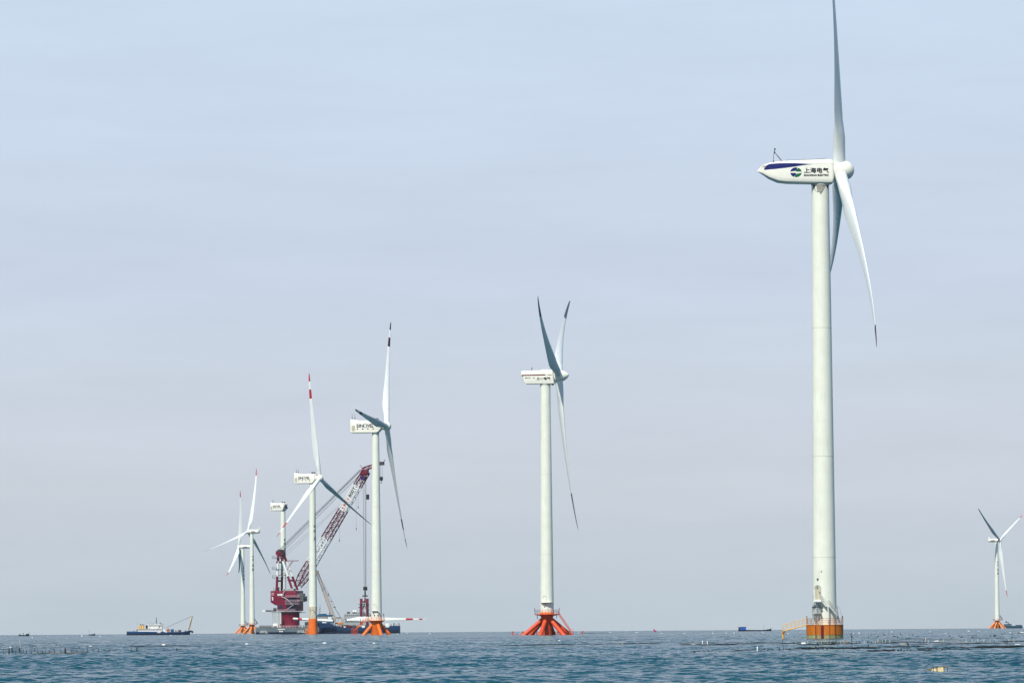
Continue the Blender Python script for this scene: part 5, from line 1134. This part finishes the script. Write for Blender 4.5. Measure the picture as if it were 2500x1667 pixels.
seg(A(960, 333), A(1200, 328), 'thin dark pole on the lower row left of the gangway', .03, 'thin lower poles', 2); seg(A(1480, 322), A(1700, 320), 'thin dark pole on the lower row left of the gangway', .03, 'thin lower poles', 2)
GE = 'dark pole in the rows just below the rusty round turbine base'
seg(B(520, 190), B(760, 196), GE, .045, 'poles below the rusty base', 2); seg(B(930, 190), B(1360, 184), GE, .06, 'poles below the rusty base', 4); seg(B(1150, 210), B(1390, 208), GE, .07, 'poles below the rusty base', 1)
pole(*B(785, 221), *B(1022, 218), 'thick dark pole with a leaning log, below the left side of the rusty base', r=.085, kind='q')
flt(*B(665, 220), 11, 'large white lumpy float below the left edge of the rusty base', hpx=7)
for a_, b_, t_ in ((B(905, 232), B(880, 182), 'black log leaning out of the water below the rusty base'), (C(522, 232), C(480, 165), 'black log leaning out of the water at the right group of rows')):
    p = on_sea(*a_); q_ = at(*b_, p.y); p.z = sea_z(p.x, p.y) - .1
    o = MB().tube((0, 0, 0), q_ - p, .10, .06, 9).tube((q_ - p) * .93, (q_ - p) * 1.02 + Vector((-.05, 0, .03)), .07, .03, 7).build('leaning_log', BLK, loc=p); tag(o, t_, 'log', 'leaning logs')
p = on_sea(*B(1440, 282)); o = stake(B(1440, 0)[0], B(0, 282)[1], B(0, 75)[1], 'tallest thin dark pole, right of the rusty turbine base', r=.022, lean=.0)
stake(B(345, 0)[0], B(0, 300)[1], B(0, 150)[1], 'thin bent dark rod between the gangway and the rusty base', r=.014, lean=.12)
pole(*B(1315, 160), *B(1368, 158), 'short yellow plank above the rows under the right edge of the rusty base', m=FOAMY, r=.05); stake(B(1325, 0)[0], B(0, 212)[1], B(0, 168)[1], 'short tan post under the yellow plank', m=BAMT, r=.06, lean=0)
GF = 'short pale stick in the row of sticks just below the rusty turbine base'
for cx in (545, 570, 730, 770, 850, 950, 985, 1045, 1075, 1100, 1125, 1160, 1210, 1255, 1300, 1380, 1510, 1640, 1690, 1815, 1850): 
    yb_ = 205 - random.uniform(0, 8); stake(B(cx, 0)[0], B(0, yb_)[1], B(0, yb_ - random.uniform(20, 40))[1], GF, m=PALE if random.random() < .6 else BAMB, r=.018, group='sticks below the rusty base')
for cx in (600, 945, 1100, 1205, 1745, 1560, 1690): knob(*B(cx, 184), 'small dark cork in the rows below the rusty base', .08, 'corks below the rusty base')
GH = 'dark pole on the nearest row below the rusty turbine base'
seg(B(420, 300), B(560, 296), GH, .03, 'near row poles', 1); seg(B(560, 296), B(965, 281), GH, .075, 'near row poles', 2); seg(B(1205, 290), B(1770, 281), GH, .07, 'near row poles', 3); seg(B(1790, 275), B(2010, 262), GH, .08, 'near row poles', 1)
for cx, cy in ((40, 299), (128, 298), (280, 298), (445, 298), (538, 296), (705, 282), (768, 280), (862, 279), (950, 272), (970, 292), (1040, 292), (1135, 290), (1212, 286), (1290, 278), (1362, 268), (1530, 272), (1608, 270), (1698, 238), (1765, 272), (2040, 255)): knob(*B(cx, cy), 'small dark cork on the nearest rope below the rusty base', .075, 'corks of the near rope')
seg(B(1835, 330), B(1960, 324), 'dark pole at the left end of the lowest row of corks', .08, 'lowest row pole', 1)
GI = 'small round dark cork in the evenly spaced lowest row at the right'
for cx, cy in ((118, 317), (160, 320), (208, 321), (250, 318), (278, 313), (345, 316), (390, 314), (440, 316), (488, 314), (540, 314)): knob(*C(cx, cy), GI, .08, 'corks of the lowest row')
GJ = 'dark pole in the long sloping rows at the right side'
seg(C(545, 313), C(890, 319), GJ, .08, 'right row poles', 2); seg(C(735, 297), C(985, 292), GJ, .055, 'right row poles', 2); seg(C(1190, 280), C(1372, 278), GJ, .08, 'right row poles', 1); seg(C(1130, 302), C(1280, 300), GJ, .05, 'right row poles', 1)
seg(C(1520, 293), C(1600, 291), GJ, .07, 'right row poles', 1); seg(C(1690, 272), C(1765, 269), GJ, .07, 'right row poles', 1); seg(C(1785, 278), C(2150, 256), GJ, .08, 'right row poles', 2); seg(C(2120, 270), C(2352, 263), GJ, .06, 'right row poles', 1); seg(C(440, 262), C(610, 258), GJ, .07, 'right row poles', 1)
GK = 'dark pole in the upper rows of poles at the right side'
seg(C(0, 178), C(560, 174), GK, .055, 'upper right poles', 4); seg(C(0, 197), C(700, 188), GK, .055, 'upper right poles', 4); seg(C(225, 146), C(480, 142), GK, .035, 'upper right poles', 1); seg(C(480, 142), C(1190, 139), GK, .045, 'upper right poles', 3); seg(C(500, 124), C(720, 122), GK, .035, 'upper right poles', 1)
seg(C(790, 188), C(1000, 187), GK, .06, 'upper right poles', 1); seg(C(590, 218), C(860, 214), GK, .035, 'upper right poles', 2); seg(C(1010, 215), C(1300, 211), GK, .055, 'upper right poles', 2); seg(C(1300, 210), C(1900, 194), GK, .06, 'upper right poles', 4); seg(C(1900, 196), C(2100, 194), GK, .045, 'upper right poles', 1); seg(C(1790, 122), C(2140, 121), GK, .03, 'upper right poles', 2)
seg(C(2195, 170), C(2352, 166), 'thick dark pole at the right edge of the rows', .10, 'right edge pole', 1)
for cx, cy in ((500, 256), (665, 246), (825, 243), (340, 258), (945, 284), (995, 284), (1165, 290), (1225, 272), (1302, 266), (1355, 270), (1580, 272), (1650, 266), (1680, 282), (1770, 262), (1835, 264), (1905, 262), (1965, 262), (2025, 250), (2078, 244), (2145, 246), (2225, 246), (1045, 305), (1465, 296)): knob(*C(cx, cy), 'small dark cork in the sloping rows at the right side', .075, 'corks of the right rows')
GL = 'pale stick in the evenly spaced line of sticks at the right side'
for cx, yt, yb in ((785, 125, 170), (825, 165, 188), (990, 150, 182), (1070, 145, 180), (1163, 128, 178), (1250, 135, 178), (1340, 140, 175), (1430, 140, 180), (1525, 140, 170), (1620, 132, 172), (1713, 138, 170), (1808, 135, 170), (1902, 130, 170), (2015, 140, 170), (2110, 140, 165), (2192, 138, 172), (20, 150, 200), (100, 150, 185), (212, 150, 190), (145, 145, 180)):
    stake(C(cx, 0)[0], C(0, yb)[1], C(0, yt)[1], GL, m=random.choice((PALE, PALE, BAMT)), r=.03, group='line of sticks at the right')
for cx in (700, 740, 2050, 2075, 2085): stake(C(cx, 0)[0], C(0, 205)[1], C(0, 150 + random.random() * 20)[1], 'thin greenish stick in a tangled clump at the right', m=BAMB, r=.02, lean=random.uniform(-.5, .5), group='tangled sticks')
flt(*C(955, 166), 11, 'white slanted float among the pale sticks at the right', hpx=3); flt(*C(2250, 217), 14, 'long white float at the right edge of the rows', hpx=2.6); flt(*C(415, 213), 12, 'yellowish white float left of the leaning log at the right', m=FOAMY, hpx=2.2)
for cx, cy, w_, wh in ((245, 5, 3.8, 'largest near the horizon right of the rusty base'), (850, 1, 3, 'white near the horizon midway to the right turbine'), (1470, 12, 5, 'long white left of the pale orange turbine legs'), (1632, 2, 3, 'white just left of the pale orange turbine legs'), (1105, 28, 3, 'faint white a little below the horizon at the right'), (2130, 20, 4, 'pale yellowish below the pale orange turbine legs')):
    flt(*C(cx, cy), w_, 'float ' + wh, D_=1500 if cy > 15 else 1900, hpx=w_ * .5)
for cx, cy, w_, wh in ((357, 17, 3.4, 'white right of the magenta marker'), (725, 13, 3.4, 'white midway between the magenta marker and the blue cabin barge'), (1178, 13, 4, 'white left of the blue cabin barge'), (1390, 13, 3.4, 'white left end of the barge hull underside'), (1520, 13, 3.4, 'white directly below the blue cabin'), (1975, 9, 3.4, 'white below the bow of the blue cabin barge')):
    flt(*A(cx, cy), w_, 'float ' + wh, D_=1900, hpx=w_ * .5)
for cx, cy, w_, wh in ((420, 6, 3, 'white just right of the yellow gangway post'), (1550, 17, 4.4, 'bright white right of the rusty base'), (1460, 2, 3, 'faint white nearest to the right edge of the rusty base')):
    flt(*B(cx, cy), w_, 'float ' + wh, D_=1600, hpx=w_ * .6)
GM = 'tiny dark speck of a buoy in the field of buoys right of the rusty base'
for k in range(46):
    px, py = random.uniform(2075, 2490), random.uniform(1545.5, 1557); knob(px, py, GM, .10, 'field of tiny dark buoys')
flt(2495, 1540, 9, 'white and dark raft float at the right edge under the small blue ship', D_=1500, hpx=3); flt(2492, 1543, 12, 'dark raft float at the right edge under the small blue ship', D_=1450, m=BLK, hpx=2, group='dark buoys')
# foreground raft: foam blocks lashed under a bamboo pole
D7 = lambda cx, cy: crop(cx, cy, 2230, 1610, 8.711)
pr = on_sea(*D7(520, 258)); KR = F / pr.y; z0 = sea_z(pr.x, pr.y)
rf_ = empty('foam_raft', (pr.x, pr.y, z0)); tag(rf_, 'yellowed foam blocks lashed under a slanting pole, floating nearest the camera at bottom right', 'raft')
rx = lambda cx: (cx - 520) / 8.711 / KR; rz = lambda cy: (258 - cy) / 8.711 / KR
def block(x0, x1, za, zb, sd):
    bm = bmesh.new(); bmesh.ops.create_icosphere(bm, subdivisions=4, radius=1); rnd = np.random.default_rng(sd); ph = rnd.uniform(0, 6, 6)
    for v in bm.verts:
        c_ = v.co; p_ = Vector([math.copysign(abs(t) ** .45, t) for t in c_]); k_ = 1 + .10 * math.sin(4 * c_.x + ph[0]) * math.sin(5 * c_.y + ph[1]) + .07 * math.sin(9 * c_.z + ph[2] + 5 * c_.x) + .05 * math.sin(15 * c_.x + ph[3]) * math.sin(13 * c_.z + ph[4])
        v.co = Vector(((x0 + x1) / 2 + p_.x * (x1 - x0) / 2 * k_, p_.y * .17 * k_, (za + zb) / 2 + p_.z * (zb - za) / 2 * k_))
    me_ = bpy.data.meshes.new('foam_block'); bm.to_mesh(me_); bm.free(); me_.materials.append(FOAMY); me_.polygons.foreach_set('use_smooth', [True] * len(me_.polygons))
    o = bpy.data.objects.new('foam_block', me_); col.objects.link(o); o.parent = rf_
block(rx(388), rx(508), rz(275), rz(170), 1); block(rx(505), rx(640), rz(275), rz(142), 2)
f = MB(); f.path([(rx(262), -.02, rz(212)), (rx(400), -.1, rz(180)), (rx(560), -.12, rz(146)), (rx(700), -.05, rz(136)), (rx(780), 0, rz(128))], .024, n=8); f.build('cross_pole', BAMT, rf_)
f = MB(); f.path([(rx(285), .1, rz(190)), (rx(530), .16, rz(150)), (rx(735), .1, rz(132))], .017, n=8); f.build('cross_pole', BAMB, rf_)
f = MB(); f.tube((rx(722), -.02, rz(125)), (rx(728), 0, rz(290)), .018, n=7); f.build('post', BAMB, rf_)
f = MB(); f.tube((rx(265), 0, rz(200)), (rx(300), 0, rz(270)), .03, n=7); f.build('post', BAMB, rf_)
for x_ in (rx(500), rx(645), rx(420)):
    f = MB(); f.path([(x_, -.19, rz(262)), (x_ - .01, -.2, rz(205)), (x_ + .01, -.13, rz(140)), (x_, .05, rz(136)), (x_, .18, rz(200))], .014, n=6); f.build('lashing', BLK, rf_)
pole(*D7(735, 215), *D7(1050, 236), 'slack dark rope trailing right from the foam raft', r=.010, kind='r')
pole(*D7(1455, 211), *D7(2165, 207), 'dark waterlogged pole at the lower right, right of the foam raft', r=.026, kind='q')
pole(*D7(1870, 186), *D7(1945, 184), 'short dark stub floating just above the waterlogged pole', r=.024, kind='q')
knob(*D7(1165, 240), 'single dark cork between the foam raft and the waterlogged pole', .03, 'lone corks'); knob(*D7(2200, 160), 'single dark cork at far lower right beyond the waterlogged pole', .03, 'lone corks')

# ------------------------------------------------------------------ haze
HAZE = 1.2e-5
f = MB(); f.box(-9400, 9400, -9400, 9400, -12, 178)
hm_ = bpy.data.materials.new('air'); hm_.use_nodes = True; hn = hm_.node_tree.nodes; hn.clear()
ho = hn.new('ShaderNodeOutputMaterial'); hv = hn.new('ShaderNodeVolumePrincipled'); hv.inputs['Color'].default_value = (.80, .88, .95, 1); hv.inputs['Density'].default_value = HAZE
hm_.node_tree.links.new(hv.outputs[0], ho.inputs['Volume'])
tag(f.build('haze', hm_), kind='stuff')
